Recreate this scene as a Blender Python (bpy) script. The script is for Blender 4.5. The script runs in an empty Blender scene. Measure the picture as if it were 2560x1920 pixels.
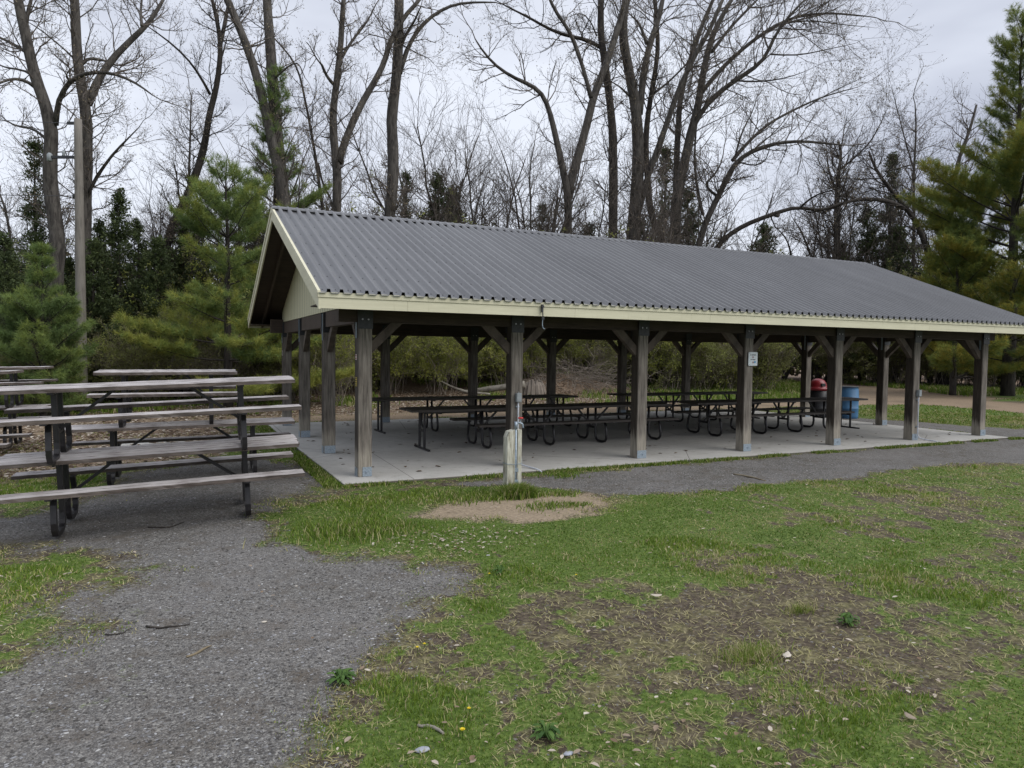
import bpy, math, random
import numpy as np
from mathutils import Vector
R=math.radians
random.seed(7); RNG=np.random.default_rng(11)
C=bpy.context.scene.collection
sc=bpy.context.scene

# ------------------------------------------------------------ camera
CF,CPI,CYA,CRO=1763.99,-2.504,-25.728,0.635
CP=np.array([-2.216,-9.296,1.674])
_y,_p,_r=R(CYA),R(CPI),R(CRO)
_F=np.array([-math.sin(_y)*math.cos(_p),math.cos(_y)*math.cos(_p),math.sin(_p)])
_rt=np.array([math.cos(_y),math.sin(_y),0.]); _up=np.cross(_rt,_F)
_R=_rt*math.cos(_r)+_up*math.sin(_r); _U=-_rt*math.sin(_r)+_up*math.cos(_r)
def at(x,y,D): return CP+(_F*CF+_R*(x-1280)-_U*(y-960))/CF*D      # survey point -> world, D metres ahead
def on(x,y,h=-.08):
    d=_F*CF+_R*(x-1280)-_U*(y-960); return CP+d*((h-CP[2])/d[2])
cam=bpy.data.cameras.new('camera'); co=bpy.data.objects.new('camera',cam); C.objects.link(co)
from mathutils import Matrix
M=Matrix([[_R[0],_U[0],-_F[0],CP[0]],[_R[1],_U[1],-_F[1],CP[1]],[_R[2],_U[2],-_F[2],CP[2]],[0,0,0,1]])
co.matrix_world=M; cam.sensor_width=36; cam.lens=36*CF/2560; cam.clip_end=3000; cam.clip_start=.05
sc.camera=co
# ------------------------------------------------------------ sky and light
SUN_EL,SUN_AZ=44,138          # azimuth measured clockwise from +Y
w=bpy.data.worlds.new('World'); sc.world=w; w.use_nodes=True
N=w.node_tree.nodes; L=w.node_tree.links; bg=N['Background']
def nd(nt,t,**k):
    n=nt.nodes.new(t)
    for a,b in k.items():
        if a.startswith('i_'):
            key=a[2:]; key=int(key) if key.isdigit() else key.replace('_',' ')
            n.inputs[key].default_value=b
        else: setattr(n,a,b)
    return n
sky=nd(w.node_tree,'ShaderNodeTexSky',sky_type='NISHITA',sun_disc=False,sun_elevation=R(SUN_EL),sun_rotation=R(SUN_AZ))
tc=nd(w.node_tree,'ShaderNodeTexCoord'); mp=nd(w.node_tree,'ShaderNodeMapping'); mp.inputs['Scale'].default_value=(1,1,3.2)
L.new(tc.outputs['Generated'],mp.inputs[0])
sx_=nd(w.node_tree,'ShaderNodeSeparateXYZ'); L.new(tc.outputs['Generated'],sx_.inputs[0])
mr=nd(w.node_tree,'ShaderNodeMapRange',interpolation_type='SMOOTHSTEP'); L.new(sx_.outputs['Z'],mr.inputs[0])
for k_,v_ in ((1,.42),(2,.95),(3,8.2),(4,13.5)): mr.inputs[k_].default_value=v_      # an overcast sky is brightest overhead
nz=nd(w.node_tree,'ShaderNodeTexNoise',i_Scale=1.5,i_Detail=5.,i_Roughness=.5); L.new(mp.outputs[0],nz.inputs['Vector'])
cr=nd(w.node_tree,'ShaderNodeValToRGB'); L.new(nz.outputs[0],cr.inputs[0])
cr.color_ramp.elements[0].position=.36; cr.color_ramp.elements[0].color=(.39,.415,.495,1)
cr.color_ramp.elements[1].position=.6; cr.color_ramp.elements[1].color=(.66,.693,.77,1)
sc_=nd(w.node_tree,'ShaderNodeVectorMath',operation='SCALE'); L.new(mr.outputs[0],sc_.inputs['Scale']); L.new(cr.outputs[0],sc_.inputs[0])
mx=nd(w.node_tree,'ShaderNodeMix',data_type='RGBA'); mx.inputs[0].default_value=.94
L.new(sky.outputs[0],mx.inputs[6]); L.new(sc_.outputs[0],mx.inputs[7]); L.new(mx.outputs[2],bg.inputs[0]); bg.inputs[1].default_value=.11
sun=bpy.data.lights.new('sun','SUN'); so=bpy.data.objects.new('sun',sun); C.objects.link(so)
sun.energy=1.5; sun.angle=R(55); sun.color=(1,.96,.9)
az=R(SUN_AZ); el=R(SUN_EL)
sd=Vector((math.sin(az)*math.cos(el),math.cos(az)*math.cos(el),math.sin(el)))
so.rotation_euler=sd.to_track_quat('Z','Y').to_euler(); so.location=(0,0,30)
sc.view_settings.view_transform='Standard'; sc.view_settings.look='None'; sc.view_settings.exposure=.6; sc.view_settings.gamma=1
sc.render.engine='CYCLES'
sc.cycles.max_bounces=9; sc.cycles.diffuse_bounces=6; sc.cycles.transparent_max_bounces=4

# ------------------------------------------------------------ materials
def new_mat(name):
    m=bpy.data.materials.new(name); m.use_nodes=True; return m,m.node_tree,m.node_tree.nodes['Principled BSDF']
def ramp(nt,fac,stops):
    r=nt.nodes.new('ShaderNodeValToRGB'); e=r.color_ramp.elements
    while len(e)<len(stops): e.new(.5)
    for k,(p,c) in enumerate(stops): e[k].position=p; e[k].color=(*c,1)
    nt.links.new(fac,r.inputs[0]); return r.outputs[0]
def mixc(nt,f,a,b,bt='MIX'):
    m=nt.nodes.new('ShaderNodeMix'); m.data_type='RGBA'; m.blend_type=bt
    for s,v in ((0,f),(6,a),(7,b)):
        if isinstance(v,(int,float)): m.inputs[s].default_value=v
        elif isinstance(v,tuple): m.inputs[s].default_value=(*v,1)
        else: nt.links.new(v,m.inputs[s])
    return m.outputs[2]
def math_(nt,op,a,b=None,clamp=False):
    m=nt.nodes.new('ShaderNodeMath'); m.operation=op; m.use_clamp=clamp
    for s,v in ((0,a),(1,b)):
        if v is None: continue
        if isinstance(v,(int,float)): m.inputs[s].default_value=v
        else: nt.links.new(v,m.inputs[s])
    return m.outputs[0]
def coords(nt,scale=(1,1,1),kind='Object'):
    t=nt.nodes.new('ShaderNodeTexCoord'); m=nt.nodes.new('ShaderNodeMapping'); m.inputs['Scale'].default_value=scale
    nt.links.new(t.outputs[kind],m.inputs[0]); return m.outputs[0]
def noise(nt,vec,scale,detail=4,rough=.55,dist=0):
    n=nt.nodes.new('ShaderNodeTexNoise'); n.inputs['Scale'].default_value=scale; n.inputs['Detail'].default_value=detail
    n.inputs['Roughness'].default_value=rough; n.inputs['Distortion'].default_value=dist
    nt.links.new(vec,n.inputs['Vector']); return n.outputs[0]
def bump(nt,b,h,strength=.3,dist=.01):
    n=nt.nodes.new('ShaderNodeBump'); n.inputs['Strength'].default_value=strength; n.inputs['Distance'].default_value=dist
    nt.links.new(h,n.inputs['Height']); nt.links.new(n.outputs[0],b.inputs['Normal'])
def attr(nt,name):
    a=nt.nodes.new('ShaderNodeAttribute'); a.attribute_name=name; return a.outputs['Fac']
def simple(name,c1,c2=None,scale=12,rough=.6,stretch=(1,1,1),bs=.2,bd=.004,metal=0,spread=(.3,.7)):
    m,nt,b=new_mat(name); v=coords(nt,stretch); n=noise(nt,v,scale,5,.6)
    c2=c2 or tuple(x*.6 for x in c1)
    nt.links.new(ramp(nt,n,[(spread[0],c2),(spread[1],c1)]),b.inputs['Base Color'])
    b.inputs['Roughness'].default_value=rough; b.inputs['Metallic'].default_value=metal
    if bs: bump(nt,b,n,bs,bd)
    return m
def wood(name,stops,stretch=(1.2,18,18),rough=.8,scale=2.2,axis_knots=True,bs=.5):
    m,nt,b=new_mat(name); v=coords(nt,stretch); n=noise(nt,v,scale,7,.65,.3)
    n2=noise(nt,coords(nt,(1,1,1)),2.3,3)
    oi=nt.nodes.new('ShaderNodeObjectInfo')
    f=math_(nt,'ADD',math_(nt,'MULTIPLY',n,.75),math_(nt,'MULTIPLY',n2,.35)); f=math_(nt,'ADD',f,math_(nt,'MULTIPLY',oi.outputs['Random'],.08))
    nt.links.new(ramp(nt,f,stops),b.inputs['Base Color']); b.inputs['Roughness'].default_value=rough
    bump(nt,b,n,bs,.006); return m
MT={}
def plank_mat():
    m,nt,b=new_mat('weathered_grey_planks'); n=noise(nt,coords(nt,(1.3,22,22)),2.2,7,.7,.35); n2=noise(nt,coords(nt,(1,1,1)),3.1,4,.6); oi=nt.nodes.new('ShaderNodeObjectInfo')
    f=math_(nt,'ADD',math_(nt,'MULTIPLY',n,.7),math_(nt,'MULTIPLY',n2,.4)); f=math_(nt,'ADD',f,math_(nt,'MULTIPLY',oi.outputs['Random'],.05))
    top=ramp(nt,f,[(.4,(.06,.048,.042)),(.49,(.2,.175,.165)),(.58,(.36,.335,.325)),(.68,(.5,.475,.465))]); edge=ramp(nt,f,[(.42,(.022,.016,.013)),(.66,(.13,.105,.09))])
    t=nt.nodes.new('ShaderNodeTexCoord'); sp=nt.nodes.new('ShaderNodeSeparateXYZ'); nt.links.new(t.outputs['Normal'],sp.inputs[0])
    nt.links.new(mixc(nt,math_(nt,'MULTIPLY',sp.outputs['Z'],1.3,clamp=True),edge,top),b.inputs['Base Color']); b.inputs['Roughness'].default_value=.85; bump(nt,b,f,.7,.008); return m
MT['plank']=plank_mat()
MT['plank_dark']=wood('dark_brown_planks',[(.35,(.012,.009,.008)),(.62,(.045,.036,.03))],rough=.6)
MT['timber_dark']=wood('dark_stained_timber',[(.35,(.018,.012,.008)),(.65,(.06,.042,.03))])
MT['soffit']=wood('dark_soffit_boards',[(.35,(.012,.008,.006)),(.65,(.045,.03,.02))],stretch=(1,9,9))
MT['brace']=wood('weathered_brace_timber',[(.35,(.025,.018,.013)),(.65,(.09,.07,.054))],stretch=(4,4,4))
MT['steel_black']=simple('black_painted_steel',(.022,.02,.022),(.010,.009,.010),30,.4,bs=.1)
MT['plate_dark']=simple('dark_steel_plate',(.03,.032,.036),(.012,.013,.016),20,.45,bs=.1)
MT['galv']=simple('galvanised_steel',(.36,.42,.47),(.2,.25,.3),40,.45,metal=.5,bs=.1)
MT['bolt']=simple('steel_bolt',(.45,.46,.48),(.2,.2,.2),50,.4,metal=.6,bs=0)
MT['pvc']=simple('grey_conduit',(.5,.52,.55),(.36,.38,.42),30,.5,bs=0)
MT['box_grey']=simple('grey_box_plastic',(.3,.33,.34),(.2,.22,.23),30,.55,bs=0)
MT['red']=simple('red_paint',(.55,.02,.02),(.35,.015,.015),40,.4,bs=0)
def cream_mat():
    m,nt,b=new_mat('cream_fascia_paint'); n=noise(nt,coords(nt,(.5,.5,5)),3,6,.7); n2=noise(nt,coords(nt,(9,9,1.2)),2.2,5,.7); n3=noise(nt,coords(nt),60,2)
    c=ramp(nt,n,[(.3,(.50,.475,.34)),(.65,(.60,.575,.42))]); c=mixc(nt,math_(nt,'MULTIPLY',math_(nt,'SUBTRACT',n2,.58),3,clamp=True),c,(.36,.33,.22)); c=mixc(nt,math_(nt,'MULTIPLY',math_(nt,'SUBTRACT',n3,.72),9,clamp=True),c,(.12,.1,.07))
    nt.links.new(c,b.inputs['Base Color']); b.inputs['Roughness'].default_value=.55; bump(nt,b,n,.1,.004); return m
MT['cream']=cream_mat()
def gable_mat():
    m,nt,b=new_mat('cream_vertical_siding'); v=coords(nt,(1,1,1)); w_=nt.nodes.new('ShaderNodeTexWave'); w_.bands_direction='Y'; w_.inputs['Scale'].default_value=1.6
    nt.links.new(v,w_.inputs[0])
    nt.links.new(ramp(nt,w_.outputs[1],[(0,(.22,.21,.14)),(.12,(.52,.5,.34)),(1,(.56,.54,.37))]),b.inputs['Base Color']); b.inputs['Roughness'].default_value=.6
    bump(nt,b,w_.outputs[1],.4,.01); return m
MT['gable']=gable_mat()
def roof_mat():
    m,nt,b=new_mat('dark_grey_ribbed_metal'); n=noise(nt,coords(nt,(1.6,.3,.3)),2.4,6,.65); n2=noise(nt,coords(nt),40,3); n3=noise(nt,coords(nt,(1,.6,.6)),.5,3)
    t=nt.nodes.new('ShaderNodeTexCoord'); sp=nt.nodes.new('ShaderNodeSeparateXYZ'); nt.links.new(t.outputs['Object'],sp.inputs[0])
    sheet=math_(nt,'FLOOR',math_(nt,'DIVIDE',sp.outputs['X'],.9186)); wn=nt.nodes.new('ShaderNodeTexWhiteNoise'); wn.noise_dimensions='1D'; nt.links.new(sheet,wn.inputs['W'])
    c=mixc(nt,.3,ramp(nt,n,[(.3,(.088,.089,.092)),(.7,(.138,.139,.143))]),ramp(nt,n2,[(.35,(.06,.06,.062)),(.6,(.14,.14,.143))]))
    c=mixc(nt,math_(nt,'MULTIPLY',wn.outputs[0],.22),c,(.175,.176,.178)); c=mixc(nt,math_(nt,'MULTIPLY',math_(nt,'SUBTRACT',n3,.5),1.2,clamp=True),c,(.08,.078,.08))
    nt.links.new(c,b.inputs['Base Color']); b.inputs['Roughness'].default_value=.42; b.inputs['Metallic'].default_value=.15
    bump(nt,b,n2,.08,.003); return m
MT['roof']=roof_mat()
MT['screw']=simple('dark_screw_and_gap_shade',(.012,.012,.014),(.006,.006,.006),20,.5,bs=0)  # also colours the added shade strips below the ridge cap
def post_mat():
    m,nt,b=new_mat('stained_post_timber_bleached_foot')
    v=coords(nt,(16,16,.9)); n=noise(nt,v,2.6,7,.65,.4); n2=noise(nt,coords(nt,(1.1,1.1,.7)),1.6,4)
    oi=nt.nodes.new('ShaderNodeObjectInfo')
    dark=ramp(nt,n,[(.33,(.016,.012,.009)),(.66,(.068,.052,.038))])
    grey=ramp(nt,n,[(.33,(.07,.06,.05)),(.66,(.31,.28,.24))])
    geo=nt.nodes.new('ShaderNodeTexCoord'); sp=nt.nodes.new('ShaderNodeSeparateXYZ'); nt.links.new(geo.outputs['Normal'],sp.inputs[0])
    side=math_(nt,'MULTIPLY',math_(nt,'MULTIPLY',sp.outputs['Y'],-1,clamp=True),.75)     # weather side greyer
    g=math_(nt,'ADD',side,math_(nt,'MULTIPLY',math_(nt,'SUBTRACT',n2,.5),1.8),clamp=True)
    c=mixc(nt,g,dark,grey)
    s2=nt.nodes.new('ShaderNodeSeparateXYZ'); t2=nt.nodes.new('ShaderNodeTexCoord'); nt.links.new(t2.outputs['Object'],s2.inputs[0])
    st=noise(nt,coords(nt,(14,14,.5)),2,5,.7)
    h=math_(nt,'ADD',.12,math_(nt,'MULTIPLY',math_(nt,'ADD',math_(nt,'MULTIPLY',st,.85),math_(nt,'MULTIPLY',oi.outputs['Random'],.18)),.55))
    bl=math_(nt,'MULTIPLY',math_(nt,'SUBTRACT',h,s2.outputs['Z']),7,clamp=True)
    pale=ramp(nt,n,[(.3,(.12,.105,.08)),(.65,(.33,.30,.25))])
    nt.links.new(mixc(nt,bl,c,pale),b.inputs['Base Color']); b.inputs['Roughness'].default_value=.85; bump(nt,b,n,.5,.006); return m
MT['post']=post_mat()
def old_white():
    m,nt,b=new_mat('peeling_whitewashed_wood'); n=noise(nt,coords(nt,(14,14,1.2)),3,7,.7,.3); n2=noise(nt,coords(nt,(3,3,1)),3,5,.7)
    f=math_(nt,'ADD',math_(nt,'MULTIPLY',n,.6),math_(nt,'MULTIPLY',n2,.4))
    nt.links.new(ramp(nt,f,[(.38,(.13,.115,.08)),(.47,(.36,.35,.28)),(.6,(.58,.58,.5))]),b.inputs['Base Color']); b.inputs['Roughness'].default_value=.9; bump(nt,b,f,.6,.008); return m
MT['oldwhite']=old_white()
MT['pole']=wood('weathered_pole_wood',[(.35,(.06,.053,.045)),(.65,(.165,.15,.13))],stretch=(14,14,.7))
def concrete():
    m,nt,b=new_mat('grey_concrete'); v=coords(nt); n=noise(nt,v,.9,6,.6); n2=noise(nt,v,45,3,.7); n3=noise(nt,v,6,4)
    c=ramp(nt,n,[(.3,(.30,.29,.265)),(.7,(.45,.44,.41))]); c=mixc(nt,.25,c,ramp(nt,n2,[(.3,(.3,.3,.28)),(.7,(.62,.61,.58))]))
    c=mixc(nt,math_(nt,'MULTIPLY',math_(nt,'SUBTRACT',n3,.54),3,clamp=True),c,(.24,.23,.2))
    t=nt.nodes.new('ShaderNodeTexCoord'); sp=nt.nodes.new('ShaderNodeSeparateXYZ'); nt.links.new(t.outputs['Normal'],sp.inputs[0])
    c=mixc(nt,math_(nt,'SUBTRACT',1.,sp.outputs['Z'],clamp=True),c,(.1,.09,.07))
    w2=nt.nodes.new('ShaderNodeTexVoronoi'); w2.feature='DISTANCE_TO_EDGE'; w2.inputs['Scale'].default_value=.32; nt.links.new(coords(nt),w2.inputs['Vector'])
    c=mixc(nt,math_(nt,'LESS_THAN',w2.outputs['Distance'],.0016),c,(.14,.13,.12))
    nt.links.new(c,b.inputs['Base Color']); b.inputs['Roughness'].default_value=.85; bump(nt,b,n2,.25,.003); return m
MT['concrete']=concrete()
def bark(name,c1,c2,sc=9,moss=0):
    m,nt,b=new_mat(name); n=noise(nt,coords(nt,(1,1,.22)),sc,6,.7,.6)
    n2=noise(nt,coords(nt),1.1,3)
    c=ramp(nt,n,[(.38,c2),(.6,c1)]); c=mixc(nt,math_(nt,'MULTIPLY',math_(nt,'SUBTRACT',n2,.45),1.5,clamp=True),c,tuple(x*.75 for x in c1))
    nt.links.new(c,b.inputs['Base Color']); b.inputs['Roughness'].default_value=.95; bump(nt,b,n,.8,.03); return m
MT['bark']=bark('grey_brown_bark',(.088,.079,.069),(.02,.0165,.014))
MT['bark_dark']=bark('dark_bark',(.045,.037,.031),(.012,.0095,.008))
MT['twig']=simple('grey_brown_twigs',(.12,.1,.085),(.06,.048,.04),3,.9,bs=0)
MT['brush']=simple('brush_stems',(.24,.205,.17),(.12,.1,.08),3,.9,bs=0)
MT['bud']=simple('tan_buds',(.24,.2,.13),(.13,.1,.06),3,.8,bs=0)
def tinted(name,stops,rough=.6,trans=0.):
    m,nt,b=new_mat(name); nt.links.new(ramp(nt,attr(nt,'tint'),stops),b.inputs['Base Color']); b.inputs['Roughness'].default_value=rough
    b.inputs['Specular IOR Level'].default_value=.25
    if trans:
        tr=nt.nodes.new('ShaderNodeBsdfTranslucent'); ms=nt.nodes.new('ShaderNodeMixShader'); ms.inputs[0].default_value=trans
        nt.links.new(ramp(nt,attr(nt,'tint'),stops),tr.inputs[0]); nt.links.new(b.outputs[0],ms.inputs[1]); nt.links.new(tr.outputs[0],ms.inputs[2])
        nt.links.new(ms.outputs[0],nt.nodes['Material Output'].inputs[0])
    return m
MT['pine']=tinted('white_pine_needles',[(0,(.055,.09,.032)),(.45,(.15,.22,.075)),(.75,(.22,.27,.065)),(1,(.3,.31,.07))],trans=.35)
MT['pine_y']=tinted('yellowing_pine_needles',[(0,(.05,.078,.034)),(.4,(.12,.175,.058)),(.72,(.23,.265,.055)),(1,(.34,.29,.055))],trans=.35)
MT['cedar']=tinted('dark_cedar_foliage',[(0,(.03,.042,.02)),(.6,(.07,.095,.038)),(1,(.13,.16,.055))],trans=.3)
MT['leafyg']=tinted('young_yellow_green_leaves',[(0,(.08,.10,.03)),(.5,(.2,.225,.05)),(1,(.38,.39,.08))],trans=.5)
MT['leafdk']=tinted('dull_green_brown_leaves',[(0,(.12,.095,.065)),(.35,(.16,.15,.08)),(.7,(.23,.25,.08)),(1,(.32,.34,.09))],trans=.45)
MT['grass']=tinted('grass_blades',[(0,(.06,.105,.014)),(.45,(.12,.195,.024)),(.72,(.21,.265,.042)),(.8,(.30,.28,.11)),(1,(.44,.39,.22))],trans=.3)
MT['weed']=tinted('weed_leaves',[(0,(.04,.09,.02)),(1,(.1,.18,.04))],trans=.3)
MT['leaf']=tinted('dead_leaves',[(0,(.06,.035,.022)),(.4,(.2,.14,.09)),(.75,(.42,.36,.29)),(1,(.62,.58,.5))],rough=.8,trans=.15)
MT['stone']=tinted('blue_grey_stones',[(0,(.045,.042,.038)),(.5,(.14,.137,.134)),(.85,(.24,.242,.25)),(1,(.38,.375,.36))],rough=.8)
MT['yellow']=simple('dandelion_yellow',(.72,.58,.01),(.6,.45,.01),20,.6,bs=0)

# ------------------------------------------------------------ mesh helpers
def link(name,me,mats,parent=None):
    o=bpy.data.objects.new(name,me); C.objects.link(o)
    for m in (mats if isinstance(mats,(list,tuple)) else [mats]): me.materials.append(m)
    if parent is not None: o.parent=parent
    return o
def mesh_np(name,V,Fc,mat,parent=None,smooth=False,tint=None,fattr=None):
    V=np.asarray(V,dtype=np.float32); Fc=np.asarray(Fc,dtype=np.int32)
    me=bpy.data.meshes.new(name); k=Fc.shape[1]
    me.vertices.add(len(V)); me.vertices.foreach_set('co',V.ravel())
    me.loops.add(Fc.size); me.loops.foreach_set('vertex_index',Fc.ravel())
    me.polygons.add(len(Fc)); me.polygons.foreach_set('loop_start',np.arange(0,Fc.size,k,dtype=np.int32))
    try: me.polygons.foreach_set('loop_total',np.full(len(Fc),k,dtype=np.int32))
    except Exception: pass
    me.update(calc_edges=True)
    if smooth: me.polygons.foreach_set('use_smooth',np.ones(len(Fc),dtype=bool))
    if tint is not None:
        a=me.attributes.new('tint','FLOAT','POINT'); a.data.foreach_set('value',np.asarray(tint,dtype=np.float32))
    for kk,v in (fattr or {}).items():
        a=me.attributes.new(kk,'FLOAT','POINT'); a.data.foreach_set('value',np.asarray(v,dtype=np.float32))
    return link(name,me,mat,parent)
def basis(d):
    d=d/np.linalg.norm(d); a=np.array([0,0,1.]) if abs(d[2])<.9 else np.array([1.,0,0])
    u=np.cross(a,d); u/=np.linalg.norm(u); return u,np.cross(d,u)
class MB:
    def __init__(s): s.v=[]; s.f=[]; s.n=0; s.t=[]
    def add(s,V,Fc,tint=None):
        V=np.asarray(V,float); s.v.append(V); s.f+= [tuple(int(i)+s.n for i in f) for f in Fc]; s.n+=len(V)
        s.t.append(np.full(len(V),.5 if tint is None else tint))
    def box(s,c,h,ax=None,bev=0):
        c=np.array(c,float); ax=np.eye(3) if ax is None else np.array(ax,float)
        V=[c+ax[0]*h[0]*i+ax[1]*h[1]*j+ax[2]*h[2]*k for i in(-1,1) for j in(-1,1) for k in(-1,1)]
        s.add(V,[(0,1,3,2),(4,6,7,5),(0,4,5,1),(2,3,7,6),(0,2,6,4),(1,5,7,3)])
    def bb(s,x0,x1,y0,y1,z0,z1): s.box(((x0+x1)/2,(y0+y1)/2,(z0+z1)/2),(abs(x1-x0)/2,abs(y1-y0)/2,abs(z1-z0)/2))
    def bar(s,a,b,w,h,up=(0,0,1)):
        a=np.array(a,float); b=np.array(b,float); d=b-a; l=np.linalg.norm(d); d/=l
        u=np.cross(np.array(up,float),d); u/=np.linalg.norm(u); v=np.cross(d,u)
        s.box((a+b)/2,(l/2,w/2,h/2),(d,u,v))
    def tube(s,P,r,k=6,caps=True,sq=False):
        P=np.asarray(P,float); n=len(P); r=np.broadcast_to(np.asarray(r,float),(n,))
        T=np.gradient(P,axis=0); T/=np.linalg.norm(T,axis=1)[:,None]+1e-12
        u,v=basis(T[0]); 
        ang=np.arange(k)*2*math.pi/k+(math.pi/4 if sq else 0); ca,sa=np.cos(ang),np.sin(ang)
        V=[]
        for i in range(n):
            u=u-T[i]*(u@T[i]); u/=np.linalg.norm(u)+1e-12; v=np.cross(T[i],u)
            V.append(P[i]+r[i]*(ca[:,None]*u+sa[:,None]*v))
        F=[(i*k+j,i*k+(j+1)%k,(i+1)*k+(j+1)%k,(i+1)*k+j) for i in range(n-1) for j in range(k)]
        if caps: F+= [tuple(range(k-1,-1,-1)),tuple((n-1)*k+j for j in range(k))]
        s.add(np.concatenate(V),F)
    def lathe(s,prof,c,k=24):   # prof [(r,z)]
        c=np.array(c,float); V=[c+np.array([r*math.cos(a),r*math.sin(a),z]) for r,z in prof for a in np.arange(k)*2*math.pi/k]
        n=len(prof); s.add(V,[(i*k+j,i*k+(j+1)%k,(i+1)*k+(j+1)%k,(i+1)*k+j) for i in range(n-1) for j in range(k)]+[tuple(range(k-1,-1,-1)),tuple((n-1)*k+j for j in range(k))])
    def build(s,name,mat,parent=None,smooth=False,origin=None,bevel=0):
        me=bpy.data.meshes.new(name); V=np.concatenate(s.v)
        if origin is not None: V=V-np.array(origin)
        me.from_pydata(V.tolist(),[],s.f); me.update()
        if smooth: me.polygons.foreach_set('use_smooth',[len(p.vertices)<=4 for p in me.polygons]); 
        o=link(name,me,mat,parent)
        if origin is not None: o.location=origin
        if bevel:
            b=o.modifiers.new('bevel','BEVEL'); b.width=bevel; b.segments=2; b.limit_method='ANGLE'
        return o
def tag(o,label=None,cat=None,group=None,kind=None):
    if label: o['label']=label
    if cat: o['category']=cat
    if group: o['group']=group
    if kind: o['kind']=kind
    return o
def empty(name,loc=(0,0,0),rz=0):
    o=bpy.data.objects.new(name,None); C.objects.link(o); o.location=loc; o.rotation_euler=(0,0,rz); o.empty_display_size=.2; return o
def copy_tree(o,parent=None):
    c=o.copy(); C.objects.link(c); c.parent=parent
    for ch in list(o.children): copy_tree(ch,c)
    return c
# ---- value noise in numpy
_G=np.random.default_rng(5).random((256,256))
def vn(x,y,s=1.,seed=0):
    x=np.asarray(x)*s+seed*17.3; y=np.asarray(y)*s+seed*9.1
    xi=np.floor(x).astype(int); yi=np.floor(y).astype(int); fx=x-xi; fy=y-yi; fx=fx*fx*(3-2*fx); fy=fy*fy*(3-2*fy)
    g=lambda a,b:_G[a%256,b%256]
    return (g(xi,yi)*(1-fx)+g(xi+1,yi)*fx)*(1-fy)+(g(xi,yi+1)*(1-fx)+g(xi+1,yi+1)*fx)*fy
def fbm(x,y,s=1.,seed=0,o=4):
    t=0;a=.5;n=0
    for k in range(o): t=t+a*vn(x,y,s*2**k,seed+k); n+=a; a*=.55
    return t/n

# ------------------------------------------------------------ ground zones
def sdpoly(x,y,poly):
    P=np.array(poly,float); n=len(P); d=np.full(x.shape,1e9); ins=np.zeros(x.shape,bool)
    for i in range(n):
        a=P[i]; b=P[(i+1)%n]; e=b-a; wx=x-a[0]; wy=y-a[1]
        t=np.clip((wx*e[0]+wy*e[1])/(e@e),0,1); d=np.minimum(d,np.hypot(wx-t*e[0],wy-t*e[1]))
        c=((a[1]>y)!=(b[1]>y))
        with np.errstate(divide='ignore',invalid='ignore'): xx=(b[0]-a[0])*(y-a[1])/(b[1]-a[1]+1e-12)+a[0]
        ins^=c&(x<xx)
    return np.where(ins,d,-d)
G1=[(-9,-1.5),(-3.67,-1.55),(-2.9,-2.05),(-2.38,-2.48),(-2.5,-3.0),(-2.95,-3.7),(-2.75,-4.15),(-3.05,-4.75),(-4,-5.3),(-6,-6),(-6,-11),(-1.4,-11),(-1.75,-6.6),(-1.58,-5.98),(-1.35,-5.48),(-1.0,-5.1),(-.71,-4.5),(-.3,-4.2),(-.5,-3.7),(-1.0,-3.2),(-1.3,-2.7),(-1.4,-1.9),(-1.25,-1.2),(-.8,-.7),(-.45,.4),(-.5,1.6),(-1.2,2.6),(-3,2.0),(-2.9,.3),(-3.8,-.4),(-9,-.6)]
G2=[(.9,-.72),(1.6,-.9),(2.3,-1.45),(2.6,-1.95),(3.5,-2.4),(4.9,-2.06),(6.15,-2.4),(8.6,-2.05),(10.7,-2.4),(14,-2.6),(20,-3),(24,-1),(20,1.6),(16.6,.9),(16,2.5),(15.6,4.5),(14.6,5.2),(14.0,5),(14.1,-.35),(5.3,-.55),(2.7,-.68)]
SAND=[(.45,-1.85),(1.0,-1.5),(1.9,-1.35),(2.35,-1.75),(2.35,-2.4),(1.8,-2.85),(1.0,-2.8),(.6,-2.4),(.1,-2.15)]
TRACK=[(-7,8.6),(-1,8.2),(3,8.1),(14.4,8.0),(17,8.4),(20.3,8.1),(22.9,7.6),(22.5,3.9),(22,-3),(20,-14),(25,-14),(26.5,-2),(27.6,3),(28.9,7.3),(31,12),(34.5,17.3),(41,30),(38.7,30),(31.8,20.4),(25.5,14),(21,10.6),(15,10.4),(8,10.6),(3,10.4),(-2,10.6),(-7,10.6)]
LITTER=[(-9,2.4),(-3.4,2.2),(-1.4,3.4),(-.8,5),(-1,8),(-1,10.2),(3,10.2),(10,10.4),(15,11),(17,12.6),(15,15),(16,17),(8,18),(3,15.5),(-3,13.6),(-9,13)]
DIRT1=[(.2,-5.6),(1.3,-5.25),(2.6,-5.2),(3.2,-5.7),(2.6,-6.6),(1.6,-6.7),(.6,-6.3)]
DIRT2=[(3.2,-4.2),(4.6,-4.4),(5.4,-5.2),(6.4,-4.0),(5.2,-3.4),(4,-3.3)]
THIN=[(-2.2,-9.5),(-1.6,-5.8),(-.8,-4.9),(.2,-5.2),(1.2,-5.4),(2.4,-5.6),(4.5,-5.4),(6,-7),(4,-10)]
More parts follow.
